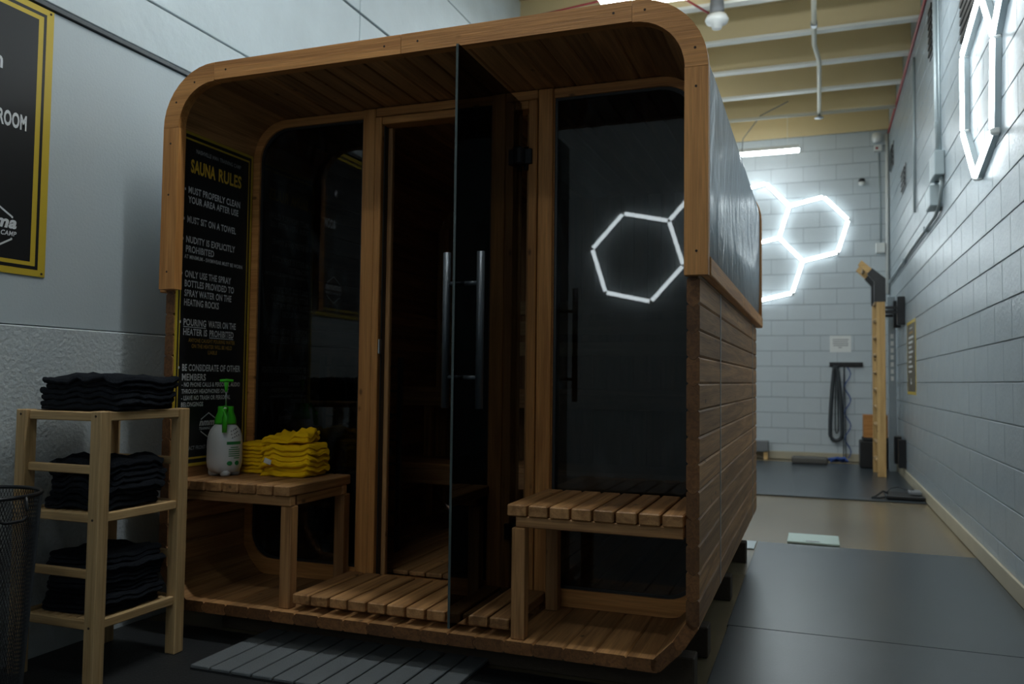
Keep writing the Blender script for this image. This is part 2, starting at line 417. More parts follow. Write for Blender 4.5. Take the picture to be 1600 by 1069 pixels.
def hex_pts(c, a, rot): return [(c[0]+a*math.cos(math.radians(rot+60*k)), c[1]+a*math.sin(math.radians(rot+60*k))) for k in range(6)]
def hex_cluster(hexes, to3d, nrm, label, name='hexagon_light', w=0.040, depth=0.050):
    """hexes: lists of six (u,v); shared edges are built once; each tube is a part"""
    verts = []; edges = set()
    def vid(p):
        for i, q in enumerate(verts):
            if math.hypot(p[0]-q[0], p[1]-q[1]) < 0.06: return i
        verts.append(p); return len(verts)-1
    for h in hexes:
        ids = [vid(p) for p in h]
        for i in range(len(ids)-1 if len(ids) < 6 else 6): edges.add(tuple(sorted((ids[i], ids[(i+1) % len(ids)]))))
    c0 = Vector(to3d(*verts[0])); t = thing(name, label, 'light', c0, 'hexagonal tube lights on the walls')
    nrm = Vector(nrm)
    for i, j in sorted(edges):
        a, b = Vector(to3d(*verts[i])), Vector(to3d(*verts[j])); d_ = (b-a).normalized(); s = nrm.cross(d_)
        a2, b2 = a+d_*0.013, b-d_*0.013; mid = (a2+b2)/2; ln = (b2-a2).length
        R = Matrix((d_, s, nrm)).transposed()
        def pc(nm, m_, hw, n0, n1, bev, par):
            key = (nm, round(ln, 3), w); me = CACHE.get(key)
            if me is None:
                me = box_mesh(ln, hw*2, n1-n0, m_, bev, nm).copy(); me.transform(Matrix.Translation((0, 0, (n0+n1)/2))); CACHE[key] = me
            o = link(nm, me, None, par, mid)
            if par is t: o.rotation_euler = R.to_euler()
            return o
        lamp = pc('light_tube', 'tube_light', w/2, 0.030, depth, 0.007, t)
        pc('tube_backing', 'conduit', w/2-0.001, 0.0, 0.0298, 0.0, lamp)
    for p in verts:
        q = Vector(to3d(*p)); lo = [q[k]-0.019 for k in range(3)]; hi = [q[k]+0.019 for k in range(3)]
        ax = max(range(3), key=lambda k: abs(nrm[k]))
        lo[ax], hi[ax] = sorted((q[ax]+nrm[ax]*0.0, q[ax]+nrm[ax]*(depth-0.004)))
        box('tube_connector', lo, hi, 'white_plastic', t, bev=0.008)
    return t
A0 = (-0.04, 3.02); AA = 0.437; RT = 12.6; SD = AA*math.sqrt(3)
hx = [A0]+[(A0[0]+SD*math.cos(math.radians(q)), A0[1]+SD*math.sin(math.radians(q))) for q in (162.6, 222.6)]
hex_cluster([hex_pts(c, AA, RT) for c in hx], lambda u, v: (u, YF-0.007, v), (0, -1, 0), 'glowing white honeycomb of three joined hexagons on the far block wall')
# on the right wall: (y, z)
h1 = [(5.58, 3.00), (5.59, 2.53), (5.20, 2.165), (4.715, 2.285), (4.655, 2.755), (4.98, 3.12)]
h2 = [(4.655, 2.755), (4.98, 3.12), (4.95, 3.60), (4.60, 3.80), (4.25, 3.45), (4.28, 3.00)]
h3_added = [(4.25, 3.45), (4.28, 3.00), (3.92, 2.74), (3.54, 2.95), (3.50, 3.42), (3.86, 3.70)]  # unseen extra hexagon, added to throw more light on the sauna side
hex_cluster([h1, h2, h3_added], lambda u, v: (XR-0.007, u, v), (-1, 0, 0), 'glowing white hexagons climbing the grey block side wall', w=0.030)
B0 = (-1.70, 2.25); BA = 0.475; BS = BA*math.sqrt(3)
hex_cluster([hex_pts(B0, BA, 47.6), hex_pts((B0[0]+BS*math.cos(math.radians(17.6)), B0[1]+BS*math.sin(math.radians(17.6))), BA, 47.6)],
            lambda u, v: (u, YB+0.002, v), (0, 1, 0), 'glowing white hexagons mirrored in the dark sauna window')

# ------------------------------------------------------------------ the sauna
SX0, SX1, SZ0, SZ1 = -2.39, -0.335, 0.112, 2.172      # outer faces of the staves
Y0, Y1, Y2 = 2.56, 3.06, 5.06                         # front ends, glazed wall, back ends
TH = 0.040
sauna = thing('sauna', 'brown wooden cube sauna with rounded corners, open porch and dark glazed front', 'sauna', ((SX0+SX1)/2, Y0, SZ0))
SMESH = {}
def stave_mesh(w, length):
    k = (round(w, 3), round(length, 3))
    if k in SMESH: return SMESH[k]
    h = w/2-0.0006; poly = []
    # t along x, outer face up (+z=0), inner face at -TH ; ball side at +h, cove side at -h
    c = 0.0055
    poly += [(-h+c, 0.0), (h-c, 0.0)]
    for i in range(7):
        a = i/6; poly.append((h+0.010*math.sin(PI*a)-(0.0 if 0 < i < 6 else 0), -c-(TH-2*c)*a))
    poly += [(h-c, -TH), (-h+c, -TH)]
    for i in range(6, -1, -1):
        a = i/6; poly.append((-h+0.010*math.sin(PI*a), -c-(TH-2*c)*a))
    me = prism_mesh(poly, 0.0, length, 'stave_y'); me.materials.append(MATS['end_grain']); me.polygons[0].material_index = 1; me.polygons[1].material_index = 1; SMESH[k] = me
    return me
def stave(p, q, y0=Y0, y1=Y2):
    """p->q: outer edge run, inside of the sauna on the right-hand side of travel"""
    dx, dz = q[0]-p[0], q[1]-p[1]; w = math.hypot(dx, dz); ang = math.atan2(dz, dx)
    return link('stave', stave_mesh(w, y1-y0), None, sauna, ((p[0]+q[0])/2, y0, (p[1]+q[1])/2), (0, -ang, 0))
def run(p, q, n):
    for i in range(n):
        stave((p[0]+(q[0]-p[0])*i/n, p[1]+(q[1]-p[1])*i/n), (p[0]+(q[0]-p[0])*(i+1)/n, p[1]+(q[1]-p[1])*(i+1)/n))
# clockwise seen from the front: left side up, top to the right, right side down, bottom to the left
ZB = 0.262; CT = 0.20
run((SX0, ZB), (SX0, SZ1-CT), 21)
cl = [(SX0+CT-CT*math.cos(a), SZ1-CT+CT*math.sin(a)) for a in (0, PI/6, PI/3, PI/2)]
for a, b in zip(cl, cl[1:]): stave(a, b)
run((SX0+CT, SZ1), (SX1-CT, SZ1), 20)
cr_ = [(SX1-CT+CT*math.sin(a), SZ1-CT+CT*math.cos(a)) for a in (0, PI/6, PI/3, PI/2)]
for a, b in zip(cr_, cr_[1:]): stave(a, b)
run((SX1, SZ1-CT), (SX1, ZB), 21)
stave((SX1, ZB), (SX1-0.048, 0.186)); stave((SX1-0.048, 0.186), (SX1-0.122, SZ0))
run((SX1-0.122, SZ0), (SX0+0.122, SZ0), 18)
stave((SX0+0.122, SZ0), (SX0+0.048, 0.186)); stave((SX0+0.048, 0.186), (SX0, ZB))
# fascia boards round the front and the back of the roof
def arc(cx, cz, r_, a0, a1, n=10): return [(cx+r_*math.cos(a0+(a1-a0)*i/n), cz+r_*math.sin(a0+(a1-a0)*i/n)) for i in range(n+1)]
FX0, FX1, FZ1, FW, RO = -2.388, -0.305, 2.197, 0.068, 0.235
def fascia(y0, y1):
    ri = RO-FW; g = 0.001
    pcs = [([(FX0, 1.333), (FX0+0.074, 1.333), (FX0+0.074, FZ1-RO-g), (FX0, FZ1-RO-g)], 'fascia_z'),
           (arc(FX0+RO, FZ1-RO, RO, PI, PI/2)+arc(FX0+RO, FZ1-RO, ri-0.003, PI/2, PI), 'fascia_x'),
           ([(FX0+RO+g, FZ1-FW), (-1.355-g, FZ1-FW), (-1.355-g, FZ1), (FX0+RO+g, FZ1)], 'fascia_x'),
           ([(-1.355+g, FZ1-FW), (FX1-RO-g, FZ1-FW), (FX1-RO-g, FZ1), (-1.355+g, FZ1)], 'fascia_x'),
           (arc(FX1-RO, FZ1-RO, RO, PI/2, 0)+arc(FX1-RO, FZ1-RO, ri-0.003, 0, PI/2), 'fascia_x'),
           ([(FX1-FW-0.004, 1.323), (FX1, 1.323), (FX1, FZ1-RO-g), (FX1-FW-0.004, FZ1-RO-g)], 'fascia_z')]
    scr = [[(-2.352, 1.90), (-2.352, 1.40), (-2.355, 1.70)], [(-2.33, 2.06), (-2.245, 2.13)], [(-2.10, 2.163), (-1.42, 2.163)], [(-1.29, 2.165), (-0.60, 2.163)],
           [(-0.50, 2.16), (-0.345, 2.02)], [(-0.342, 1.90), (-0.340, 1.395)]]
    for (poly, m_), sc in zip(pcs, scr):
        cx = sum(p[0] for p in poly)/len(poly); cz = sum(p[1] for p in poly)/len(poly)
        o = link('fascia_board', prism_mesh([(x-cx, z-cz) for x, z in poly], 0, y1-y0, m_), None, sauna, (cx, y0, cz))
        if y0 < 4:
            for sx, sz in sc:
                k = 'screwdisc'
                if k not in CACHE: CACHE[k] = prism_mesh([(0.0042*math.cos(2*PI*i/8), 0.0042*math.sin(2*PI*i/8)) for i in range(8)], -0.0008, 0.004, 'knob_dark')
                link('screw', CACHE[k], None, o, (sx, y0, sz))
fascia(2.517, 2.557); fascia(5.063, 5.10)
# roof membrane between the two fascias, with the board that holds its lower edge
prof = [(SX1+0.012, 1.385), (SX1+0.016, 1.60), (SX1+0.014, 1.80)]+[(SX1+0.012-CT+CT*math.cos(a)+0.006*math.cos(a), SZ1-CT+(CT+0.012)*math.sin(a)) for a in [i*PI/20 for i in range(11)]]
prof = prof+[(-1.36, SZ1+0.014)]+[(SX0+SX1-x, z) for x, z in reversed(prof)]
inn = [(x+(0.006 if x < -1.36 else -0.006 if x > -1.36 else 0)*(1 if z < SZ1 else 0), z-(0.006 if z > SZ1-0.05 else 0)) for x, z in prof]
NY = 60; v = []; f = []; np_ = len(prof)
for j in range(NY+1):
    y = 2.558+(5.062-2.558)*j/NY
    for (x, z) in prof:
        side = max(0.0, min(1.0, (z-1.385)/0.1))*max(0.0, min(1.0, (2.15-z)/0.3))
        dx = 0.010*noise.noise(Vector((y*2.4+z*1.5, z*2.2, 3.1)))*side
        v.append((x+(dx if x > -1.36 else -dx), y, z))
for j in range(NY):
    for i in range(np_-1):
        a = j*np_+i; f.append((a, a+1, a+np_+1, a+np_))
me = mesh('membrane', v, f, True)
cv = link('roof_membrane', me, 'membrane', sauna, WL[sauna]); me.transform(Matrix.Translation(-WL[sauna]))
md = cv.modifiers.new('thickness', 'SOLIDIFY'); md.thickness = 0.003; md.offset = -1
cv['label'] = 'wrinkled shiny grey roof membrane'
box('edge_board', (SX1+0.001, 2.559, 1.325), (SX1+0.034, 3.8, 1.383), 'fascia_y', sauna)
box('edge_board', (SX1+0.001, 3.803, 1.325), (SX1+0.034, 5.10, 1.383), 'fascia_y', sauna)
box('edge_board', (SX0-0.034, 2.559, 1.325), (SX0-0.001, 5.10, 1.383), 'fascia_y', sauna)
for x0, x1 in ((SX1+0.0006, SX1+0.0022), (SX0-0.0022, SX0-0.0006)):
    for y in (3.13, 4.75): box('steel_strap', (x0, y-0.007, 0.268), (x1, y+0.007, 1.324), 'steel', sauna, bev=0)
# support beams under the staves
for y in (2.74, 3.10, 3.94, 4.80):
    box('support_beam', (SX0+0.16, y, 0.001), (-0.375, y+0.085, SZ0-0.001), 'beam_shaded', sauna, bev=0.004)
# --- glazed porch wall
IX0, IX1, IZ0, IZ1 = SX0+TH, SX1-TH, SZ0+TH, SZ1-TH
def corner_loop(x0, x1, z0, z1, rt, rb, side):
    """rounded corners only on one side; equal number of points for ring()"""
    if side < 0:
        return ([(x1, z0), (x1, z1)]+arc(x0+rt, z1-rt, rt, PI/2, PI, 8)+arc(x0+rb, z0+rb, rb, PI, 1.5*PI, 8))
    return ([(x0, z1), (x0, z0)]+arc(x1-rb, z0+rb, rb, 1.5*PI, 2*PI, 8)+arc(x1-rt, z1-rt, rt, 0, PI/2, 8))
wy0, wy1 = Y1-0.045, Y1+0.045
def window(x0, x1, side, inset_far):
    zt = IZ1-0.004; zb = IZ0+0.002
    outer = corner_loop(x0, x1, zb, zt, 0.165, 0.13, side)
    ins = 0.035
    if side < 0: inner = corner_loop(x0+ins, x1-0.002, zb+0.065, zt-ins, 0.14, 0.11, side)
    else: inner = corner_loop(x0+0.002, x1-0.020, zb+0.065, zt-ins, 0.14, 0.11, side)
    c = ((x0+x1)/2, 0, 1.1)
    fr = link('window_frame', ring_mesh([(a-c[0], b-c[2]) for a, b in outer], [(a-c[0], b-c[2]) for a, b in inner], wy0-0*0.01, wy1, 'fascia_x'), None, sauna, (c[0], 0, c[2]))
    gl = [(a+(0.004 if a < c[0] else -0.004), b+(0.004 if b < 1 else -0.004)) for a, b in inner]
    link('window_pane', prism_mesh([(a-c[0], b-c[2]) for a, b in gl], wy0+0.012, wy0+0.020, 'glass_dark'), None, fr, (c[0], 0, c[2]))
    gk = [(a+(0.010 if a < c[0] else -0.010), b+(0.010 if b < 1 else -0.010)) for a, b in inner]
    link('window_gasket', ring_mesh([(a-c[0], b-c[2]) for a, b in inner], [(a-c[0], b-c[2]) for a, b in gk], wy0+0.010, wy0+0.022, 'black_paint'), None, fr, (c[0], 0, c[2]))
window(IX0+0.002, -1.790, -1, 0); window(-0.950, IX1-0.002, 1, 0)
def stud(x0, x1, y0=wy0, y1=wy1, z0=IZ0+0.002, z1=IZ1-0.004, m_='fascia_z'): return box('wall_post', (x0, y0, z0), (x1, y1, z1), m_, sauna)
stud(-1.788, -1.728, wy0-0.012); stud(-1.010, -0.952, wy0-0.012)
box('wall_header', (-1.726, wy0-0.012, 2.092), (-1.012, wy1, IZ1-0.004), 'fascia_x', sauna)
df = link('door_frame', box_mesh(0.030, 0.075, 1.90, 'fascia_z', 0.003), None, sauna, (-1.711, wy0+0.02, 1.138))
box('frame_jamb', (-1.048, wy0-0.018, 0.188), (-1.013, wy0+0.057, 2.088), 'fascia_z', df)
box('frame_head', (-1.695, wy0-0.015, 2.056), (-1.049, wy0+0.06, 2.088), 'fascia_x', df)
box('frame_sill', (-1.726, wy0-0.02, IZ0+0.001), (-1.013, wy0+0.075, 0.187), 'fascia_x', df)
box('door_stop', (-1.695, wy0+0.035, 0.19), (-1.672, wy0+0.058, 2.054), 'stave_z', df)
box('door_stop', (-1.071, wy0+0.035, 0.19), (-1.050, wy0+0.058, 2.054), 'stave_z', df)
box('door_seal', (-1.6955, wy0+0.004, 0.19), (-1.690, wy0+0.034, 2.054), 'black_paint', df)
box('latch', (-1.6945, wy0-0.016, 1.10), (-1.688, wy0+0.003, 1.16), 'steel', df)
# --- glass door, standing open at a right angle
DX, DY0, DY1, DZ0, DZ1 = -1.082, 2.392, 3.012, 0.222, 2.079
door = box('glass_door', (DX-0.004, DY0, DZ0), (DX+0.004, DY1, DZ1), 'glass_door', sauna, bev=0)
door['label'] = 'tinted glass door standing open'
box('polished_edge', (DX-0.004, DY0-0.0012, DZ0), (DX+0.004, DY0-0.0002, DZ1), 'glass_edge', door, bev=0)
for s in (-1, 1):
    tube('door_handle', [(DX+s*0.060, 2.468, 0.905), (DX+s*0.060, 2.468, 1.415)], 0.0128, 'handle_grey', door, seg=14)
    for z in (1.005, 1.312):
        tube('handle_post', [(DX+s*0.005, 2.468, z), (DX+s*0.052, 2.468, z)], 0.0075, 'handle_grey', door, seg=10)
for z in (0.42, 1.865):
    h = box('hinge', (DX-0.022, 2.955, z-0.035), (DX+0.022, 3.008, z+0.035), 'black_metal', door, bev=0.006)
    tube('hinge_barrel', [(DX+0.018, 3.020, z-0.045), (DX+0.018, 3.020, z+0.045)], 0.011, 'black_metal', door, seg=10)
    box('hinge_leaf', (DX+0.022, 2.985, z-0.03), (DX+0.052, 2.997, z+0.03), 'black_metal', door, bev=0.003)
# --- back wall of vertical boards, inside floor
n = 24
for i in range(n):
    x0 = IX0+0.004+(IX1-IX0-0.008)*i/n; x1 = IX0+0.004+(IX1-IX0-0.008)*(i+1)/n
    e_ = 0.14 if i in (0, n-1) else 0.06 if i in (1, n-2) else 0.0
    box('back_board', (x0+0.001, 4.92, IZ0+0.004+e_), (x1-0.001, 4.96, IZ1-0.006-e_), 'stave_z', sauna)

bp_ = [(IX0-0.002, 0.27), (IX0+0.05, 0.20), (IX0+0.12, IZ0-0.002), (IX1-0.12, IZ0-0.002), (IX1-0.05, 0.20), (IX1+0.002, 0.27), (IX1+0.002, 1.97), (IX1-0.045, 2.09), (IX1-0.16, IZ1+0.002), (IX0+0.16, IZ1+0.002), (IX0+0.045, 2.09), (IX0-0.002, 1.97)]
link('back_panel', prism_mesh([(x+1.36, z-1.1) for x, z in bp_], 0, 0.015, 'stave_z'), None, sauna, (-1.36, 4.965, 1.1))  # unseen filler added to stop light leaking in past the corner boards
# --- loose slatted furniture in the porch and inside
def slat_bench(name, label, x0, x1, y0, y1, zt, n, legs, rail_side=None, group=None, zf=IZ0, th=0.038):
    t = thing(name, label, 'bench', ((x0+x1)/2, (y0+y1)/2, zf), group)
    p = (x1-x0)/n
    for i in range(n):
        box('plank', (x0+p*i+0.004, y0, zt-th), (x0+p*(i+1)-0.004, y1, zt), 'stave_y', t, bev=0.004)
    zr = zt-th-0.001
    box('apron', (x0+0.03, y0+0.012, zr-0.036), (x1-0.005, y0+0.046, zr), 'stave_x', t)
    box('apron', (x0+0.03, y1-0.06, zr-0.036), (x1-0.005, y1-0.026, zr), 'stave_x', t)
    for (lx, ly, full) in legs:
        box('leg', (lx, ly, zf+0.001), (lx+0.046, ly+0.046, zr if full else zr-0.037), 'stave_z', t)
    return t
slat_bench('porch_bench', 'slatted wooden porch bench before the window that mirrors glowing hexagons', -0.965, IX1-0.006, 2.575, 3.004, 0.590, 8,
           [(-0.945, 2.578, False), (-0.945, 2.945, False)], group='porch benches')
lb = slat_bench('porch_bench', 'slatted wooden porch bench carrying a sprayer and yellow towels', IX0+0.006, -1.808, 2.575, 3.004, 0.600, 7,
           [(-1.858, 2.592, False), (-1.858, 2.955, False)], group='porch benches')
box('apron', (-1.852, 2.64, 0.524), (-1.818, 2.953, 0.560), 'stave_y', lb)
dk = thing('duckboard', 'raised slatted wooden step across the sauna doorway', 'step', (-1.38, 2.8, IZ0))
x0, x1, n = -1.802, -0.952, 11; p = (x1-x0)/n
for i in range(n): box('plank', (x0+p*i+0.005, 2.592+random.uniform(-0.003, 0.003), 0.176), (x0+p*(i+1)-0.005, 2.985, 0.212), 'stave_y', dk, bev=0.004)
for y in (2.66, 2.88): box('batten', (x0+0.01, y, IZ0+0.001), (x1-0.01, y+0.05, 0.1755), 'stave_x', dk)
dk2 = thing('duckboard', 'slatted wooden floor grate inside the dark sauna', 'step', (-1.38, 3.6, IZ0))
for i in range(14): box('plank', (-1.85+0.078*i, 3.16, 0.172), (-1.85+0.078*i+0.071, 4.1, 0.19), 'stave_y', dk2)
for y in (3.25, 3.95): box('batten', (-1.84, y, IZ0+0.001), (-0.78, y+0.04, 0.1715), 'stave_x', dk2)
def inner_bench(label, y0, y1, zt):
    t = thing('sauna_bench', label, 'bench', (-1.36, (y0+y1)/2, IZ0), 'benches inside the sauna')
    n = 5; p = (y1-y0)/n
    for i in range(n): box('plank', (IX0+0.01, y0+p*i+0.006, zt-0.028), (IX1-0.01, y0+p*(i+1)-0.006, zt), 'stave_x', t)
    box('front_rail', (IX0+0.01, y0+0.005, zt-0.11), (IX1-0.01, y0+0.035, zt-0.029), 'stave_x', t)
    for x in (IX0+0.15, -1.36, IX1-0.2): box('leg', (x, y0+0.04, IZ0+0.04), (x+0.045, y0+0.085, zt-0.03), 'stave_z', t)
inner_bench('upper slatted bench along the back of the dark sauna', 4.42, 4.90, 0.95)
inner_bench('lower slatted bench below the upper one in the dark sauna', 4.0, 4.40, 0.55)
br = thing('backrest', 'wooden backrest boards above the upper bench in the dark sauna', 'backrest', (-1.36, 4.90, 1.2))
for z in (1.15, 1.28, 1.41): box('slat', (IX0+0.05, 4.885, z), (IX1-0.05, 4.915, z+0.085), 'pine_x', br)
ht = thing('sauna_heater', 'dark steel mesh heater full of stones behind the door frame', 'heater', (-2.0, 3.4, IZ0))
for x in (-2.13, -1.87):
    for y in (3.27, 3.53): box('post', (x-0.012, y-0.012, IZ0+0.002), (x+0.012, y+0.012, 1.10), 'heater_steel', ht)
for k in range(8):
    z = 0.25+0.115*k
    tube('hoop', [(-2.13, 3.27, z), (-1.87, 3.27, z), (-1.87, 3.53, z), (-2.13, 3.53, z)], 0.005, 'heater_steel', ht, seg=6, closed=True)
for i in range(60):
    a = random.uniform(-2.08, -1.92); b = random.uniform(3.32, 3.48); z = 0.22+0.84*(i/60)
    if 'stone' not in CACHE:
        import bmesh
        bm = bmesh.new(); bmesh.ops.create_icosphere(bm, subdivisions=1, radius=0.055)
        for q in bm.verts: q.co *= 1+0.3*noise.noise(q.co*20)
        me = bpy.data.meshes.new('stone'); bm.to_mesh(me); bm.free(); me.materials.append(MATS['stone']); CACHE['stone'] = me
    link('stone', CACHE['stone'], None, ht, (a, b, z), (a*9, b*7, i))

# ------------------------------------------------------------------ the rules sign on the porch side wall
def hex_outline(cx, cz, rx, rz, w):
    o = [(cx+rx*math.cos(PI/6+PI/3*k)*1.0, cz+rz*math.sin(PI/6+PI/3*k)) for k in range(6)]
    return o, [(cx+(x-cx)*(1-w), cz+(z-cz)*(1-w)) for x, z in o]
SGX = IX0+0.0045
sg = thing('rules_sign', 'tall black sign headed SAUNA RULES with double yellow border', 'sign', (SGX, 2.79, 0.64))
def sboard(nm, y0, y1, z0, z1, m_, lift): return box(nm, (SGX-0.0035 if lift == 0 else SGX, y0, z0), (SGX+lift*0.0004+0.0001, y1, z1), m_, sg, bev=0)
S0, S1, T0, T1 = 2.565, 3.008, 0.640, 1.975
sboard('yellow_border', S0, S1, T0, T1, 'poster_yellow', 0)
sboard('black_band', S0+0.010, S1-0.012, T0+0.012, T1-0.012, 'poster_black', 1)
sboard('yellow_line', S0+0.018, S1-0.024, T0+0.028, T1-0.026, 'poster_yellow', 2)
sboard('sign_face', S0+0.023, S1-0.030, T0+0.036, T1-0.034, 'poster_black', 3)
LX = SGX+0.0022
def sl(body, y0, y1, z, h, m_='letter_white', bold=0.025):
    if body.startswith('* '):
        body = body[2:]
        lettering('•', (LX, y0-0.022, z-h*0.02), 0.008, h, m_, sg, ROT_PX, bold)
    return lettering(body, (LX, y0, z), y1-y0, h, m_, sg, ROT_PX, bold)
sl('NASHVILLE MMA TRAINING CAMP', 2.650, 2.925, 1.897, 0.016, 'letter_grey')
sl('SAUNA', 2.622, 2.765, 1.815, 0.050, 'title_yellow', 0.035); sl('RULES', 2.785, 2.930, 1.815, 0.050, 'title_yellow', 0.03)
sl('* MUST PROPERLY CLEAN', 2.612, 2.925, 1.728, 0.026); sl('YOUR AREA AFTER USE', 2.612, 2.915, 1.690, 0.026)
sl('* MUST SIT ON A TOWEL', 2.610, 2.902, 1.610, 0.026)
sl('* NUDITY IS EXPLICITLY', 2.607, 2.900, 1.530, 0.026); sl('PROHIBITED', 2.607, 2.770, 1.492, 0.026); sl('AT MINIMUM - SWIMWEAR MUST BE WORN', 2.600, 2.950, 1.466, 0.015)
sl('* ONLY USE THE SPRAY', 2.606, 2.880, 1.392, 0.026); sl('BOTTLES PROVIDED TO', 2.606, 2.900, 1.354, 0.026)
sl('SPRAY WATER ON THE', 2.606, 2.885, 1.316, 0.026); sl('HEATING ROCKS', 2.606, 2.808, 1.279, 0.026)
sl('* POURING', 2.606, 2.735, 1.200, 0.026); sl('WATER ON THE', 2.748, 2.918, 1.200, 0.026)
sl('HEATER IS', 2.606, 2.742, 1.162, 0.026); sl('PROHIBITED', 2.756, 2.905, 1.162, 0.026)
box('underline', (LX-0.0002, 2.606, 1.193), (LX+0.0001, 2.735, 1.196), 'letter_white', sg, bev=0)
box('underline', (LX-0.0002, 2.756, 1.155), (LX+0.0001, 2.905, 1.158), 'letter_white', sg, bev=0)
sl('ANYONE CAUGHT POURING WATER', 2.636, 2.915, 1.135, 0.015, 'amber_print'); sl('ON THE HEATER WILL BE HELD', 2.655, 2.897, 1.112, 0.015, 'amber_print'); sl('LIABLE', 2.750, 2.805, 1.089, 0.015, 'amber_print')
sl('* BE CONSIDERATE OF OTHER', 2.606, 2.955, 1.020, 0.026); sl('MEMBERS', 2.606, 2.742, 0.982, 0.026)
sl('- NO PHONE CALLS & PERSONAL AUDIO', 2.606, 2.955, 0.957, 0.017); sl('THROUGH HEADPHONES ONLY', 2.606, 2.885, 0.930, 0.017)
sl('- LEAVE NO TRASH OR PERSONAL', 2.606, 2.895, 0.904, 0.017); sl('BELONGINGS', 2.606, 2.730, 0.878, 0.017)
sl('CONTACT FRONT DESK STAFF', 2.604, 2.850, 0.705, 0.015, 'letter_grey')
def emblem(parent, x, cy, cz, s, white='letter_white', camp='TRAINING CAMP'):
    o, i = hex_outline(0, 0, s, s, 0.09)
    me = ring_mesh(o, i, 0, 0.0002, white); me.transform(Matrix.Rotation(PI/2, 4, 'Z')); link('emblem', me, None, parent, (x, cy, cz))
    link('emblem_band', box_mesh(0.0002, s*2.1, s*0.85, 'poster_black', 0), None, parent, (x+0.0003, cy, cz))
    lettering('nmma', (x+0.0006, cy-s*1.05, cz+s*0.0), s*2.1, s*0.50, white, parent, ROT_PX, 0.04, 0.25)
    lettering(camp, (x+0.0006, cy-s*1.05, cz-s*0.34), s*2.1, s*0.20, white, parent, ROT_PX, 0.02, 0.2)
emblem(sg, LX, 2.765, 0.800, 0.052)

# poster on the left wall (runs out of the picture)
PX = XL+0.0045
po = thing('wall_poster', 'large black poster with yellow border and hexagon emblem on the grey drywall', 'poster', (PX, 1.7, 1.34))
def pboard(nm, y0, y1, z0, z1, m_, k): return box(nm, (XL+0.0008, y0, z0), (PX+k*0.0004, y1, z1), m_, po, bev=0)
pboard('yellow_border', 1.42, 2.188, 1.345, 2.312, 'poster_yellow', 0)
pboard('black_band', 1.436, 2.158, 1.368, 2.290, 'poster_black', 1)
pboard('yellow_line', 1.446, 2.146, 1.380, 2.278, 'poster_yellow', 2)
pboard('poster_face', 1.458, 2.126, 1.394, 2.262, 'poster_black', 3)
PLX = PX+0.0020
lettering('ROOM', (PLX, 1.984, 1.850), 0.108, 0.050, 'letter_white', po, ROT_PX, 0.035)
lettering('n', (PLX, 1.968, 2.040), 0.026, 0.055, 'letter_white', po, ROT_PX, 0.035)
emblem(po, PLX, 1.985, 1.500, 0.080)
for y, z in ((2.174, 1.356), (2.174, 2.300)): link('screw', CACHE['screwdisc'], None, po, (PX+0.001, y, z), (0, 0, PI/2))

# ------------------------------------------------------------------ folded towels
def towel_mesh(w, d_, h, seed, mat, layers=3, wav=0.006, wseed=None, first=True):
    wseed = seed if wseed is None else wseed
    v = []; f = []; nx, ny = 22, 16; lh = h/layers; rnd = random.Random(seed)
    for l in range(layers):
        ox, oy = rnd.uniform(-0.007, 0.007), rnd.uniform(-0.007, 0.007); sw, sd = 1-rnd.uniform(0, 0.05), 1-rnd.uniform(0, 0.06)
        base = len(v)
        ringv = []
        for side in (0, 1):
            for j in range(ny+1):
                for i in range(nx+1):
                    u, t = math.sin(PI/2*(i/nx*2-1)), math.sin(PI/2*(j/ny*2-1))
                    ed_ = min((1-abs(u))*w/2, (1-abs(t))*d_/2); rr_ = lh*0.62
                    prof_ = 1.0 if ed_ > rr_ else math.sqrt(max(0.0, 1-(1-ed_/rr_)**2))
                    bul = 1+0.012*noise.noise(Vector((u*2+seed, t*2, l*1.7)))
                    # round the corners of the outline
                    cu = u*(1-0.06*abs(t)**9); ct = t*(1-0.06*abs(u)**9)
                    x = cu*w/2*sw*bul+ox; y = ct*d_/2*sd*bul+oy
                    wv = wav*noise.noise(Vector((x*14+wseed*3.1, y*14, 0.4*wseed)))+wav*0.6*noise.noise(Vector((x*38+wseed, y*30, 5)))
                    zc = lh*(l+0.5)+wv*((0.25+0.75*(l+1)/layers) if first else 1.0)
                    z = zc+(1 if side else -1)*lh*0.56*prof_*(1+0.25*noise.noise(Vector((x*20, y*20, l+seed))))
                    v.append((x, y, max(0.0, z) if first else z))
            nface = (nx+1)*(ny+1)
        for side in (0, 1):
            b0 = base+side*nface
            for j in range(ny):
                for i in range(nx):
                    a = b0+j*(nx+1)+i; q = (a, a+1, a+nx+2, a+nx+1)
                    f.append(q if side else q[::-1])
        edge = [(i, 0) for i in range(nx)]+[(nx, j) for j in range(ny)]+[(i, ny) for i in range(nx, 0, -1)]+[(0, j) for j in range(ny, 0, -1)]
        for k in range(len(edge)):
            p, q = edge[k], edge[(k+1) % len(edge)]
            a, b_ = base+p[1]*(nx+1)+p[0], base+q[1]*(nx+1)+q[0]
            f.append((a, b_, b_+nface, a+nface))
    me = mesh('towel', v, f, True); me.materials.append(MATS[mat]); return me
def towel_stack(cx, cy, z, n, w, d_, h, mat, labels, group, seed, rz=0.0, jit=0.010, wav=0.006):
    for i in range(n):
        me = towel_mesh(w*random.uniform(0.93, 1.02), d_*random.uniform(0.93, 1.0), h, seed+i, mat, 2, wav, seed, i == 0)
        o = link('folded_towel', me, None, None, (cx+random.uniform(-jit, jit), cy+random.uniform(-jit, jit), z), (0, 0, rz+random.uniform(-0.06, 0.06)))
        tag(o, labels(i, n), 'towel', group)
        z += h*1.06
    return z
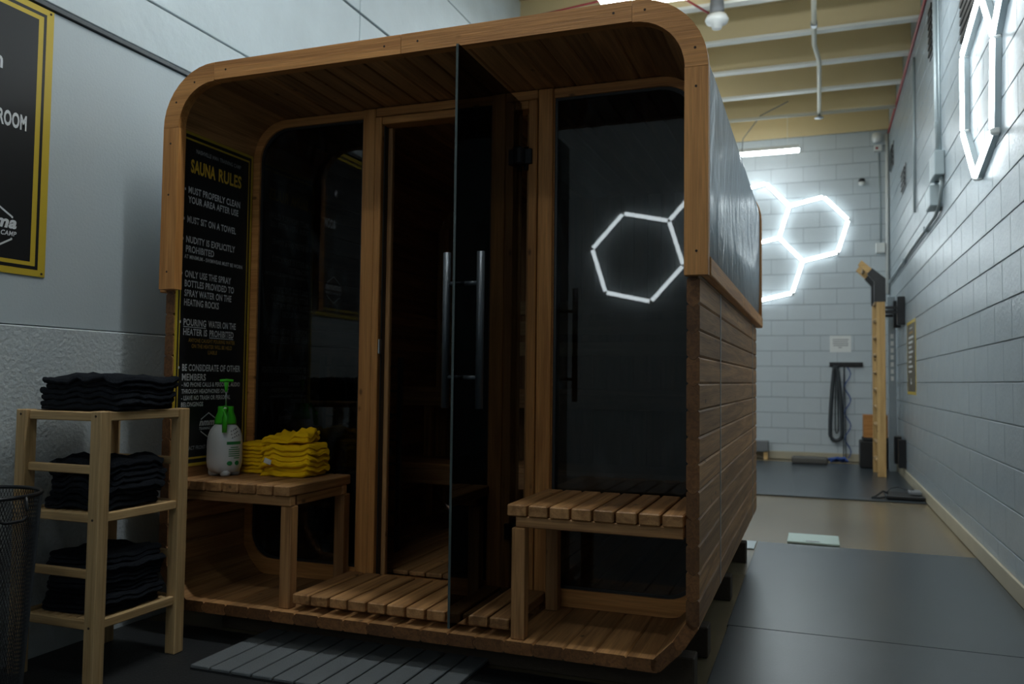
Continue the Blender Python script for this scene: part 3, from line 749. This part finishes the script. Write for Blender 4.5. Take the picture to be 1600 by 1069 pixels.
def ordn(i, n):
    names = ['bottom', 'second', 'third', 'fourth', 'fifth', 'sixth', 'seventh', 'eighth']
    return 'topmost' if i == n-1 else 'bottom' if i == 0 else names[i]+' from the bottom'

# ------------------------------------------------------------------ small wooden shelf with black towels, wire bin
sh = thing('towel_shelf', 'three-tier pale wooden shelf rack holding black towels by the wall', 'shelf', (-2.335, 2.24, 0))
PA, PB, PC, PD = (-2.500, 2.060), (-2.172, 2.060), (-2.190, 2.420), (-2.500, 2.420)
PC = (-2.176, 2.420)
hw = 0.0225
for (x, y) in (PA, PB, PC, PD): 
    lg = box('leg', (x-hw, y-hw, 0.0065), (x+hw, y+hw, 0.882), 'pine_z', sh)
    if (x, y) in (PA, PB):
        for z in (0.866, 0.535, 0.195): link('screw', CACHE['screwdisc'], None, lg, (x, y-hw-0.0002, z))
for z in (0.864, 0.537, 0.197):
    for y in (PA[1], PC[1]): box('rail', (PA[0]+hw, y-0.010, z-0.015), (PB[0]-hw, y+0.010, z+0.015), 'pine_x', sh)
    for x in (PA[0], PB[0]): box('rail', (x-0.010, PB[1]+hw, z-0.015), (x+0.010, PC[1]-hw, z+0.015), 'pine_y', sh)
    for i in range(7):
        x = PA[0]+0.028+0.040*i; box('shelf_slat', (x, PA[1]+0.0105, z-0.004), (x+0.030, PC[1]-0.0105, z+0.010), 'pine_y', sh)
for z in (0.692, 0.357):
    for y in (PA[1], PC[1]): box('side_rail', (PA[0]+hw, y-0.009, z-0.014), (PB[0]-hw, y+0.009, z+0.014), 'pine_x', sh)
G = 'black folded towels on the shelf rack'
towel_stack(-2.325, 2.245, 0.8815, 3, 0.385, 0.30, 0.036, 'towel_black', lambda i, n: 'black folded towel on top of the rack, %s of its stack' % ordn(i, n), G, 11, wav=0.016)
towel_stack(-2.325, 2.240, 0.5495, 4, 0.30, 0.285, 0.038, 'towel_black', lambda i, n: 'rumpled black towel on the rack\'s middle tier, %s of its stack' % ordn(i, n), G, 31, jit=0.008, wav=0.024)
towel_stack(-2.325, 2.240, 0.2095, 6, 0.285, 0.285, 0.030, 'towel_black', lambda i, n: 'black folded towel on the rack\'s lowest tier, %s of its stack' % ordn(i, n), G, 51, jit=0.006, wav=0.010)

G = 'yellow folded towels on the porch bench'
z = towel_stack(-2.225, 2.915, 0.601, 4, 0.19, 0.155, 0.029, 'towel_yellow', lambda i, n: 'yellow folded towel close beside the white sprayer, %s of its stack' % ordn(i, n), G, 71, jit=0.004, wav=0.008)
z = towel_stack(-2.010, 2.885, 0.601, 3, 0.24, 0.19, 0.040, 'towel_yellow', lambda i, n: 'rumpled yellow towel near the bench end, %s of its stack' % ('bottom' if i == 0 else 'second' if i == 1 else 'third from the bottom'), G, 91, rz=0.1, jit=0.008, wav=0.022)
tp = link('folded_towel', towel_mesh(0.205, 0.16, 0.034, 131, 'towel_yellow', 2, 0.040), None, None, (-2.02, 2.88, z+0.006), (0.0, 0.0, 0.25))
tag(tp, 'yellow towel heaped loosely on top of the rumpled yellow stack', 'towel', G)
tg = link('care_tag', box_mesh(0.030, 0.003, 0.022, 'white_plastic', 0.0008), None, tp, (-2.075, 2.772, 0.665), (0.3, 0.35, 0)); tg['label'] = 'small white care tag'

bk = thing('wire_bin', 'black wire mesh bin with side handle in front of the wooden rack', 'bin', (-2.385, 1.80, 0.0065))
BR0, BR1, BH = 0.140, 0.176, 0.635; bc = WL[bk]
def bpnt(a, t): r_ = BR0+(BR1-BR0)*t; return (bc[0]+r_*math.cos(a), bc[1]+r_*math.sin(a), 0.012+(BH-0.012)*t)
v = []; f = []
NS, NT = 112, 50
for sgn in (-1, 1):
    for k in range(NS):
        prev = None
        for t_ in range(NT+1):
            t = t_/NT; a = 2*PI*k/NS+sgn*t*2*PI*NT/(2*NS)*1.0; p = Vector(bpnt(a, t))-Vector(bc)
            s = Vector((-math.sin(a), math.cos(a), 0)); nrm = Vector((math.cos(a), math.sin(a), 0)); w = 0.0009
            i0 = len(v); v += [p+s*w+nrm*sgn*0.0008, p-s*w+nrm*sgn*0.0008, p+nrm*(sgn*0.0008+0.0016)]
            if prev is not None:
                for a_, b_ in ((0, 1), (1, 2), (2, 0)): f.append((prev+a_, prev+b_, i0+b_, i0+a_))
            prev = i0
me = mesh('bin_mesh', v, f); o = link('wire_mesh', me, 'black_metal', bk, bc); o['kind'] = 'stuff'
for t, rr in ((1.0, 0.006), (0.0, 0.005)): tube('rim', [bpnt(2*PI*k/48, t) for k in range(48)], rr, 'black_metal', bk, seg=8, closed=True)
lathe('bin_base', [(0.001, 0.004), (BR0-0.006, 0.004), (BR0-0.006, 0.010), (0.001, 0.010)], bc, 'black_metal', bk)
ha = math.radians(-6); hp = []
for u, dz, out in ((-0.17, 0, 0.006), (-0.17, -0.04, 0.012), (-0.155, -0.068, 0.014), (-0.10, -0.075, 0.016), (0.10, -0.075, 0.016), (0.155, -0.068, 0.014), (0.17, -0.04, 0.012), (0.17, 0, 0.006)):
    r_ = BR1+out; hp.append((bc[0]+r_*math.cos(ha+u*1.4), bc[1]+r_*math.sin(ha+u*1.4), BH+dz*0.9))
tube('handle', hp, 0.005, 'black_metal', bk)

# ------------------------------------------------------------------ pump sprayer
SP = Vector((-2.258, 2.765, 0.601))
sp = thing('pump_sprayer', 'white pump spray bottle with bright green collar on the porch bench', 'sprayer', SP)
lathe('bottle', [(0.002, 0.012), (0.045, 0.010), (0.058, 0.016), (0.066, 0.035), (0.069, 0.06), (0.069, 0.135), (0.066, 0.160), (0.058, 0.182), (0.046, 0.198), (0.040, 0.205), (0.002, 0.205)], SP, 'bottle_white', sp, 32)
for k in range(4):
    a = PI/4+k*PI/2; lathe('foot', [(0.002, 0.0), (0.016, 0.0), (0.021, 0.006), (0.022, 0.022), (0.002, 0.03)], SP+Vector((0.040*math.cos(a), 0.040*math.sin(a), 0)), 'bottle_white', sp, 12)
lathe('collar', [(0.002, 0.2055), (0.043, 0.2055), (0.043, 0.215), (0.040, 0.232), (0.031, 0.256), (0.031, 0.274), (0.029, 0.277), (0.002, 0.277)], SP, 'green_plastic', sp, 24)
tube('pump_rod', [SP+Vector((0, 0, 0.277)), SP+Vector((0, 0, 0.35))], 0.003, 'steel', sp)
tube('pump_handle', [SP+Vector((0, 0, 0.335)), SP+Vector((0, 0, 0.375))], 0.007, 'green_plastic', sp, rads=[0.005, 0.009])
CD = Vector((0.60, -0.80, 0)).normalized(); CS = Vector((0.80, 0.60, 0))
tube('grip_bar', [SP+Vector((0, 0, 0.38))-CS*0.026, SP+Vector((0, 0, 0.383)), SP+Vector((0, 0, 0.38))+CS*0.026], 0.006, 'green_plastic', sp)
tube('trigger', [SP+CD*0.034+Vector((0, 0, 0.272)), SP+CD*0.056+Vector((0, 0, 0.262)), SP+CD*0.066+Vector((0, 0, 0.235)), SP+CD*0.074+Vector((0, 0, 0.175))], 0.011, 'green_plastic', sp, seg=10, rads=[0.011, 0.0115, 0.0115, 0.0095])
tube('nozzle', [SP+CD*0.045+Vector((0, 0, 0.268)), SP+CD*0.062+Vector((0, 0, 0.27))], 0.006, 'white_plastic', sp)
a_c = math.atan2(CD.y, CD.x)
def wrap(me, rad):
    for p in me.vertices:
        a = a_c+p.co.x/rad; p.co = Vector((rad*math.cos(a), rad*math.sin(a), p.co.y))
    me.update(); return me
def strip_mesh(x0, x1, z0, z1, mat, n=8):
    v = [(x0+(x1-x0)*i/n, z, 0) for z in (z0, z1) for i in range(n+1)]
    me = mesh('print', v, [(i, i+1, n+2+i, n+1+i) for i in range(n)]); me.materials.append(MATS[mat]); return me
R1 = 0.0696
def print_strip(x0, x1, z0, z1): link('print_band', wrap(strip_mesh(x0, x1, z0, z1, 'green_print'), R1), None, sp, SP)
print_strip(0.010, 0.075, 0.126, 0.138)
for i, (a, b) in enumerate(((0.026, 0.060), (0.018, 0.070), (0.018, 0.070), (0.018, 0.068), (0.018, 0.070), (0.040, 0.068))): print_strip(a, b, 0.113-i*0.0085, 0.1165-i*0.0085)
for cx in (0.023, 0.055):
    v = [(cx, 0.052, 0)]+[(cx+0.011*math.cos(2*PI*k/14), 0.052+0.009*math.sin(2*PI*k/14), 0) for k in range(14)]
    me = mesh('oval', v, [(0, k+1, (k+1) % 14+1) for k in range(14)]); me.materials.append(MATS['green_print']); link('print_oval', wrap(me, R1), None, sp, SP)
# hand-written marker strokes on the shoulder
rs = random.Random(3)
for row in range(3):
    for k in range(4):
        x = 0.030+0.010*k+rs.uniform(-0.002, 0.002); z = 0.176-0.013*row+0.0035*k
        t1 = rs.uniform(-0.003, 0.003)
        def spt(x, z):
            rr = 0.0700 if z < 0.135 else 0.0675 if z < 0.160 else 0.0675-(z-0.160)*0.40
            a = a_c+x/0.066; return SP+Vector((rr*math.cos(a), rr*math.sin(a), z))
        tube('marker_stroke', [spt(x-0.002, z), spt(x+t1, z+0.006), spt(x+0.003, z+0.001)], 0.0009, 'ink', sp, seg=5)

# ------------------------------------------------------------------ mats on the floor
gm = thing('slatted_mat', 'grey grooved bath mat on the black floor before the sauna step', 'mat', (-1.54, 2.56, 0.007))
tag(gm, gm['label'], 'mat')
box('mat_base', (-1.998, 2.302, 0.0065), (-1.082, 2.838, 0.012), 'mat_groove', gm, bev=0)
for i in range(11):
    x0 = -2.0+0.0836*i; box('slat', (x0+0.004, 2.30, 0.0122), (x0+0.0796, 2.84, 0.024), 'mat_grey', gm, bev=0.004)
tag(box('rubber_mat', (XL+0.014, -2.19, 0.0005), (-0.52, 2.70, 0.006), 'black_rubber', bev=0.002), 'black rubber floor sheet under the wooden rack and grey mat', 'mat')
tag(box('rubber_mat', (-0.345, -1.6, 0.0005), (0.853, 3.515, 0.012), 'rubber', bev=0.003), 'dark rubber gym mat lying beside the open sauna porch', 'mat', 'rubber gym mats along the aisle')
tag(box('rubber_mat', (-0.350, 3.519, 0.0005), (0.853, 5.42, 0.012), 'rubber', bev=0.003), 'dark rubber gym mat with the pale bathroom scale lying behind its edge', 'mat', 'rubber gym mats along the aisle')
tag(box('rubber_mat', (-1.60, 7.72, 0.0005), (0.853, 11.0, 0.014), 'rubber', bev=0.003), 'dark rubber gym mat under the wooden ladder by the far wall', 'mat', 'rubber gym mats along the aisle')
tag(box('floor_plate', (-0.52, 5.20, 0.0005), (-0.36, 5.45, 0.008), 'conduit', bev=0.002), 'small grey plate on the floor beside the back of the sauna', 'plate')
bs = thing('bathroom_scale', 'pale green glass bathroom scale on the bare concrete floor', 'scale', (-0.03, 5.6, 0))
box('glass_plate', (-0.18, 5.45, 0.010), (0.125, 5.75, 0.024), 'scale_glass', bs, bev=0.005)
box('display', (-0.07, 5.47, 0.0242), (0.01, 5.50, 0.0252), 'box_grey', bs, bev=0)
for x in (-0.16, 0.08):
    for y in (5.47, 5.71): box('foot', (x, y, 0.0005), (x+0.025, y+0.025, 0.0098), 'black_paint', bs)
st = thing('step_scale', 'flat black platform scale with strap lying on the mat corner by the wall', 'scale', (0.70, 7.95, 0.014))
box('platform', (0.55, 7.78, 0.020), (0.85, 8.10, 0.052), 'black_paint', st, bev=0.008)
box('base_plate', (0.56, 7.79, 0.0145), (0.84, 8.09, 0.0198), 'black_rubber', st, bev=0)
box('side_unit', (0.735, 7.86, 0.0525), (0.835, 8.02, 0.085), 'box_grey', st, bev=0.01)
tube('strap', [(0.57, 7.90, 0.058), (0.53, 7.88, 0.075), (0.47, 7.86, 0.03), (0.44, 7.84, 0.021), (0.50, 7.83, 0.022), (0.545, 7.84, 0.030)], 0.008, 'black_rubber', st)
tube('cable', [(0.57, 7.98, 0.056), (0.60, 8.02, 0.085), (0.66, 8.03, 0.10), (0.72, 8.02, 0.08), (0.78, 7.98, 0.089)], 0.004, 'black_rubber', st)

# ------------------------------------------------------------------ far end gear
ld = thing('wall_ladder', 'pale wooden climbing ladder with angled black elbows fixed to the side wall', 'ladder', (0.63, 9.9, 0.014))
for y in (9.64, 10.14):
    box('upright', (0.600 if y < 10 else 0.585, y, 0.0145), (0.685, y+0.04, 1.90), 'ladder_z', ld)
    poly = [(0.578, 1.88), (0.692, 1.88), (0.692, 2.13), (0.560, 2.245), (0.510, 2.185), (0.578, 2.10)]
    link('elbow', prism_mesh([(x-0.6, z-2.0) for x, z in poly], -0.004, 0.044, 'black_paint'), None, ld, (0.6, y, 2.0))
    poly = [(0.528, 2.180), (0.565, 2.232), (0.455, 2.335), (0.420, 2.285)]
    link('top_arm', prism_mesh([(x-0.5, z-2.2) for x, z in poly], 0.001, 0.039, 'ladder_x'), None, ld, (0.5, y, 2.2))
for k in range(10): tube('rung', [(0.61, 9.681, 0.18+0.19*k), (0.61, 10.139, 0.18+0.19*k)], 0.019, 'pine_y', ld, seg=10)
tube('rung', [(0.49, 9.68, 2.26), (0.49, 10.139, 2.26)], 0.019, 'pine_y', ld, seg=10)
for y in (9.62, 10.12):
    for z in (1.63, 0.12):
        h = box('wall_bracket', (0.80, y-0.03, z), (0.872, y+0.07, z+0.30), 'black_metal', ld, bev=0.006)
        if z > 1: 
            box('bracket_arm', (0.686, y+0.005, z+0.12), (0.799, y+0.035, z+0.15), 'black_metal', h)
            box('bracket_arm', (0.686, y+0.005, z+0.17), (0.799, y+0.035, z+0.20), 'black_metal', h)
pb = thing('plyo_box', 'black padded box standing behind the wooden ladder', 'box', (0.64, 10.72, 0.014))
box('body', (0.47, 10.55, 0.0145), (0.795, 10.90, 0.33), 'black_paint', pb, bev=0.012)
box('lid', (0.50, 10.57, 0.331), (0.80, 10.88, 0.37), 'black_rubber', pb, bev=0.012)
wb = thing('wooden_box', 'brown wooden box resting on the black padded box', 'box', (0.64, 10.75, 0.371))
for (lo, hi) in (((0.51, 10.60, 0.3715), (0.77, 10.615, 0.62)), ((0.51, 10.825, 0.3715), (0.77, 10.84, 0.62)), ((0.51, 10.616, 0.3715), (0.525, 10.824, 0.62)), ((0.755, 10.616, 0.3715), (0.77, 10.824, 0.62)), ((0.51, 10.60, 0.6205), (0.77, 10.84, 0.635))):
    box('panel', lo, hi, 'fascia_x', wb)
ru = thing('rig_column', 'pale grey upright column with white lettering behind the wooden ladder', 'column', (0.80, 10.36, 0))
box('post', (0.762, 10.33, 0.014), (0.842, 10.41, 2.0), 'block_paint', ru, bev=0.004)
for k in range(7): box('print_mark', (0.786, 10.3288, 1.52-0.08*k), (0.818, 10.3296, 1.57-0.08*k), 'white_paint', ru, bev=0)
rk = thing('band_rack', 'black hook rail on the far wall holding exercise bands', 'rack', (0.35, YF-0.01, 1.25))
box('rail', (0.15, YF-0.030, 1.215), (0.55, YF-0.0065, 1.275), 'black_metal', rk, bev=0.003)
for k in range(8):
    x = 0.185+0.046*k; tube('hook', [(x, YF-0.030, 1.225), (x, YF-0.085, 1.215), (x, YF-0.10, 1.240)], 0.004, 'black_metal', rk, seg=6)
def band(label, x, zlo, spread, mat, w=0.020, twist=False):
    y = YF-0.065; pts = []
    if not twist:
        n = 14
        for i in range(n+1): t = i/n; pts.append((x-spread*(0.25+0.75*math.sin(PI*0.5*t)), y, 1.22-(1.22-zlo-0.08)*t))
        for i in range(1, 8): a = PI*i/8; pts.append((x-spread*math.cos(a), y, zlo+0.08-0.08*math.sin(a)))
        for i in range(n+1): t = 1-i/n; pts.append((x+spread*(0.25+0.75*math.sin(PI*0.5*t)), y, 1.22-(1.22-zlo-0.08)*t))
        o = tube('exercise_band', pts, w/2, mat, closed=True)
    else:
        for i in range(50): t = i/49; pts.append((x+spread*math.sin(t*7*PI), y+0.02*math.cos(t*7*PI), 1.21-(1.21-zlo)*t))
        o = tube('exercise_band', pts, w/2, mat)
    tag(o, label, 'band', 'exercise bands on the hook rail')
band('wide black band hanging in the longest loop from the hook rail', 0.225, 0.27, 0.072, 'grey_rubber', 0.046)
band('narrow dark band hanging inside the wide black loop', 0.232, 0.36, 0.018, 'grey_rubber', 0.016)
band('thin black band hanging straight beside the twisted blue one', 0.325, 0.02, 0.014, 'grey_rubber', 0.012)
band('twisted blue band dangling in coils from the hook rail', 0.365, 0.05, 0.035, 'blue_rubber', 0.013, True)
cb = [(0.20+0.16*math.sin(i*0.7)*0.6+0.003*i, 11.25+0.05*math.cos(i*1.1), 0.02+0.012*(i % 5)) for i in range(24)]
tag(tube('exercise_band', cb, 0.016, 'blue_rubber'), 'blue band lying bunched on the floor below the hook rail', 'band')
ro = thing('balance_pad', 'long brown foam pad lying on the mat along the far wall', 'pad', (-0.09, 10.82, 0.014))
lo, hi = (-0.30, 10.74, 0.0145), (0.12, 10.92, 0.10)
box('foam', lo, hi, 'roller_brown', ro, bev=0.02); box('grip_base', (-0.29, 10.735, 0.0142), (0.11, 10.738, 0.035), 'black_rubber', ro, bev=0)
nb = thing('floor_crate', 'small grey crate on a wooden block against the far wall', 'crate', (-0.72, 11.38, 0))
box('crate_body', (-0.85, 11.30, 0.101), (-0.60, 11.45, 0.24), 'box_grey', nb, bev=0.006)
for (lo, hi) in (((-0.85, 11.32, 0.001), (-0.80, 11.45, 0.10)), ((-0.66, 11.32, 0.001), (-0.61, 11.45, 0.10))): box('wooden_block', lo, hi, 'ladder_x', nb)
pn = thing('wall_notice', 'white printed notice sheet on the far wall above the hook rail', 'notice', (0.28, YF-0.008, 1.5))
box('paper', (0.155, YF-0.0085, 1.405), (0.412, YF-0.0065, 1.620), 'white_paint', pn, bev=0)
for k, (a, b) in enumerate(((0.19, 0.385), (0.195, 0.37), (0.19, 0.38), (0.20, 0.375), (0.26, 0.30))): box('print_line', (a, YF-0.0092, 1.565-0.026*k), (b, YF-0.0087, 1.574-0.026*k), 'box_grey', pn, bev=0)
rp = thing('wall_poster', 'dark poster with thin yellow border and white print on the block side wall', 'poster', (XR-0.007, 9.05, 0.9))
box('yellow_border', (XR-0.0085, 8.62, 0.90), (XR-0.0065, 9.40, 1.63), 'poster_yellow', rp, bev=0)
box('poster_face', (XR-0.0092, 8.66, 0.93), (XR-0.0087, 9.36, 1.60), 'poster_brown', rp, bev=0)
for k, (a, b, h) in enumerate(((8.9, 9.15, 0.012), (8.85, 9.2, 0.02), (8.80, 9.24, 0.022), (8.86, 9.24, 0.022), (8.95, 9.24, 0.022), (8.84, 9.24, 0.022), (8.95, 9.24, 0.022), (9.0, 9.24, 0.022), (8.88, 9.24, 0.022), (8.96, 9.24, 0.018))):
    box('print_line', (XR-0.0098, a, 1.55-0.048*k), (XR-0.0094, b, 1.55-0.048*k+h), 'amber_print' if k == 1 else 'letter_white', rp, bev=0)
box('print_mark', (XR-0.0098, 9.0, 1.0), (XR-0.0094, 9.07, 1.06), 'letter_white', rp, bev=0)

# ------------------------------------------------------------------ pipes, boxes and vents
WX = XR-0.007
ed = thing('electrical_conduit', 'grey steel conduit with two junction boxes running down the block side wall', 'conduit', (WX, 6.75, 2.4))
tube('pipe', [(WX-0.02, 6.90, 4.15), (WX-0.02, 6.88, 3.2), (WX-0.02, 6.80, 2.70)], 0.017, 'conduit', ed)
tube('pipe', [(WX-0.02, 6.72, 4.15), (WX-0.02, 6.70, 3.2), (WX-0.02, 6.68, 2.70)], 0.009, 'conduit', ed)
box('junction_box', (WX-0.07, 6.62, 2.52), (WX-0.0005, 6.90, 2.70), 'conduit', ed, bev=0.006)
box('junction_box', (WX-0.08, 6.80, 2.33), (WX-0.0005, 7.05, 2.49), 'conduit', ed, bev=0.006)
tube('pipe_stub', [(WX-0.03, 6.85, 2.519), (WX-0.03, 6.86, 2.491)], 0.014, 'conduit', ed)
tube('flex_pipe', [(WX-0.02, 6.66, 2.52), (WX-0.02, 6.66, 2.42), (WX-0.02, 6.75, 2.33), (WX-0.02, 7.0, 2.29), (WX-0.02, 8.5, 2.29), (WX-0.02, 10.2, 2.28), (WX-0.02, 11.3, 2.28)], 0.014, 'conduit', ed)
for p in ((7.6, 2.29), (9.4, 2.285), (6.84, 2.95)): box('pipe_clamp', (WX-0.04, p[0]-0.015, p[1]-0.022), (WX-0.0005, p[0]+0.015, p[1]+0.022), 'conduit', ed)
tag(tube('wall_pipe', [(WX-0.014, 8.42, 4.05), (WX-0.014, 8.46, 2.60)], 0.012, 'conduit'), 'thin grey pipe running straight down the upper block side wall', 'pipe')
tag(tube('corner_pipe', [(0.852, YF-0.03, 4.2), (0.845, YF-0.03, 2.15)], 0.020, 'white_paint'), 'pale pipe standing in the corner of far and side walls', 'pipe')
cp = thing('far_conduit', 'thin conduit with a white box running down the far wall', 'conduit', (0.775, YF-0.01, 2.7))
tube('pipe', [(0.76, YF-0.02, 3.97), (0.772, YF-0.02, 2.80)], 0.010, 'conduit', cp); box('junction_box', (0.71, YF-0.06, 2.67), (0.82, YF-0.0065, 2.80), 'white_plastic', cp, bev=0.006)
em = thing('alarm_strobe', 'small white alarm with red mark high on the far wall by the corner', 'alarm', (0.74, YF-0.02, 4.1))
lathe('horn', [(0.002, -0.06), (0.05, -0.05), (0.06, 0.0), (0.05, 0.06), (0.002, 0.07)], (0.73, YF-0.07, 4.15), 'white_plastic', em, 14)
box('red_lens', (0.70, YF-0.085, 3.98), (0.79, YF-0.0065, 4.06), 'white_plastic', em); box('mark', (0.715, YF-0.0865, 4.0), (0.745, YF-0.0855, 4.03), 'red_wire', em, bev=0)
kc = thing('wall_camera', 'small round black and white camera on the upper far wall', 'camera', (0.55, YF-0.03, 3.6))
lathe('housing', [(0.002, -0.05), (0.035, -0.04), (0.042, -0.005), (0.002, 0.0)], (0.55, YF-0.05, 3.60), 'white_plastic', kc, 14); lathe('lens_dome', [(0.002, 0.0005), (0.042, 0.001), (0.036, 0.035), (0.002, 0.05)], (0.55, YF-0.05, 3.60), 'black_paint', kc, 14)
def vent(y0, y1, z0, z1, label):
    t = thing('wall_vent', label, 'vent', (WX, y0, z0), 'vents in the block side wall')
    box('vent_frame', (WX-0.008, y0, z0), (WX-0.0005, y1, z1), 'box_grey', t)
    n = max(3, int((z1-z0)/0.06))
    for k in range(n): z = z0+0.02+(z1-z0-0.04)*k/n; box('louver', (WX-0.02, y0+0.02, z), (WX-0.0085, y1-0.02, z+(z1-z0)/n*0.55), 'black_paint', t, bev=0)
vent(5.12, 5.80, 3.13, 3.62, 'large dark louvred vent above the hexagon lights on the side wall')
vent(10.75, 11.15, 3.62, 3.92, 'small dark vent on the side wall next to the far corner')
vent(9.35, 9.75, 3.05, 3.30, 'small dark vent on the side wall above the wooden ladder')
vent(7.12, 7.36, 3.62, 4.06, 'narrow dark vent high beside the steel conduit')
sp_ = thing('sprinkler_pipe', 'cream sprinkler pipe running along under the ceiling joists', 'pipe', (0, 8, 4.2))
tube('main_pipe', [(-0.012, 3.5, 4.17), (-0.012, 8.10, 4.17), (0.033, 8.55, 4.17), (0.036, 10.20, 4.17)], 0.022, 'pipe_cream', sp_)
tube('cross_pipe', [(XL+0.02, 10.22, 4.18), (XR-0.03, 10.22, 4.165)], 0.022, 'pipe_cream', sp_)
lathe('sprinkler_head', [(0.002, -0.055), (0.05, -0.05), (0.05, -0.04), (0.018, -0.03), (0.018, -0.001), (0.002, 0.0)], (0.036, 10.18, 4.145), 'steel', sp_, 14)
box('coupling', (-0.04, 7.6, 4.142), (0.016, 7.68, 4.198), 'steel', sp_, bev=0.01)
do = thing('ceiling_dome', 'white domed ceiling lamp under the joists above the sauna corner', 'lamp', (-0.77, 6.75, 4.1))
lathe('dome', [(0.002, -0.09), (0.04, -0.085), (0.05, -0.05), (0.09, -0.035), (0.10, -0.01), (0.08, 0.03), (0.002, 0.035)], (-0.79, 7.10, 4.10), 'white_plastic', do, 20)
lathe('mount', [(0.06, 0.0355), (0.06, 0.10), (0.03, 0.44)], (-0.79, 7.10, 4.10), 'box_grey', do, 14)
tube('cable', [(-0.86, 7.10, 4.16), (-1.1, 6.72, 4.21), (-1.7, 6.70, 4.22), (-2.3, 6.66, 4.15)], 0.010, 'red_wire', do)
tag(tube('red_cable', [(WX-0.01, 5.0, 4.22), (WX-0.012, 8.0, 4.21), (WX-0.01, 11.4, 4.20)], 0.014, 'red_wire'), 'red alarm cable strung along the top of the block side wall', 'cable')
tag(tube('hanging_wire', [(-0.30, 9.9, 4.24), (-0.62, 10.2, 4.20), (-0.86, 10.6, 4.05), (-0.90, 10.85, 3.80), (-0.88, 10.88, 3.70)], 0.006, 'box_grey'), 'thin grey wire looping down from the joists to the strip light', 'wire')
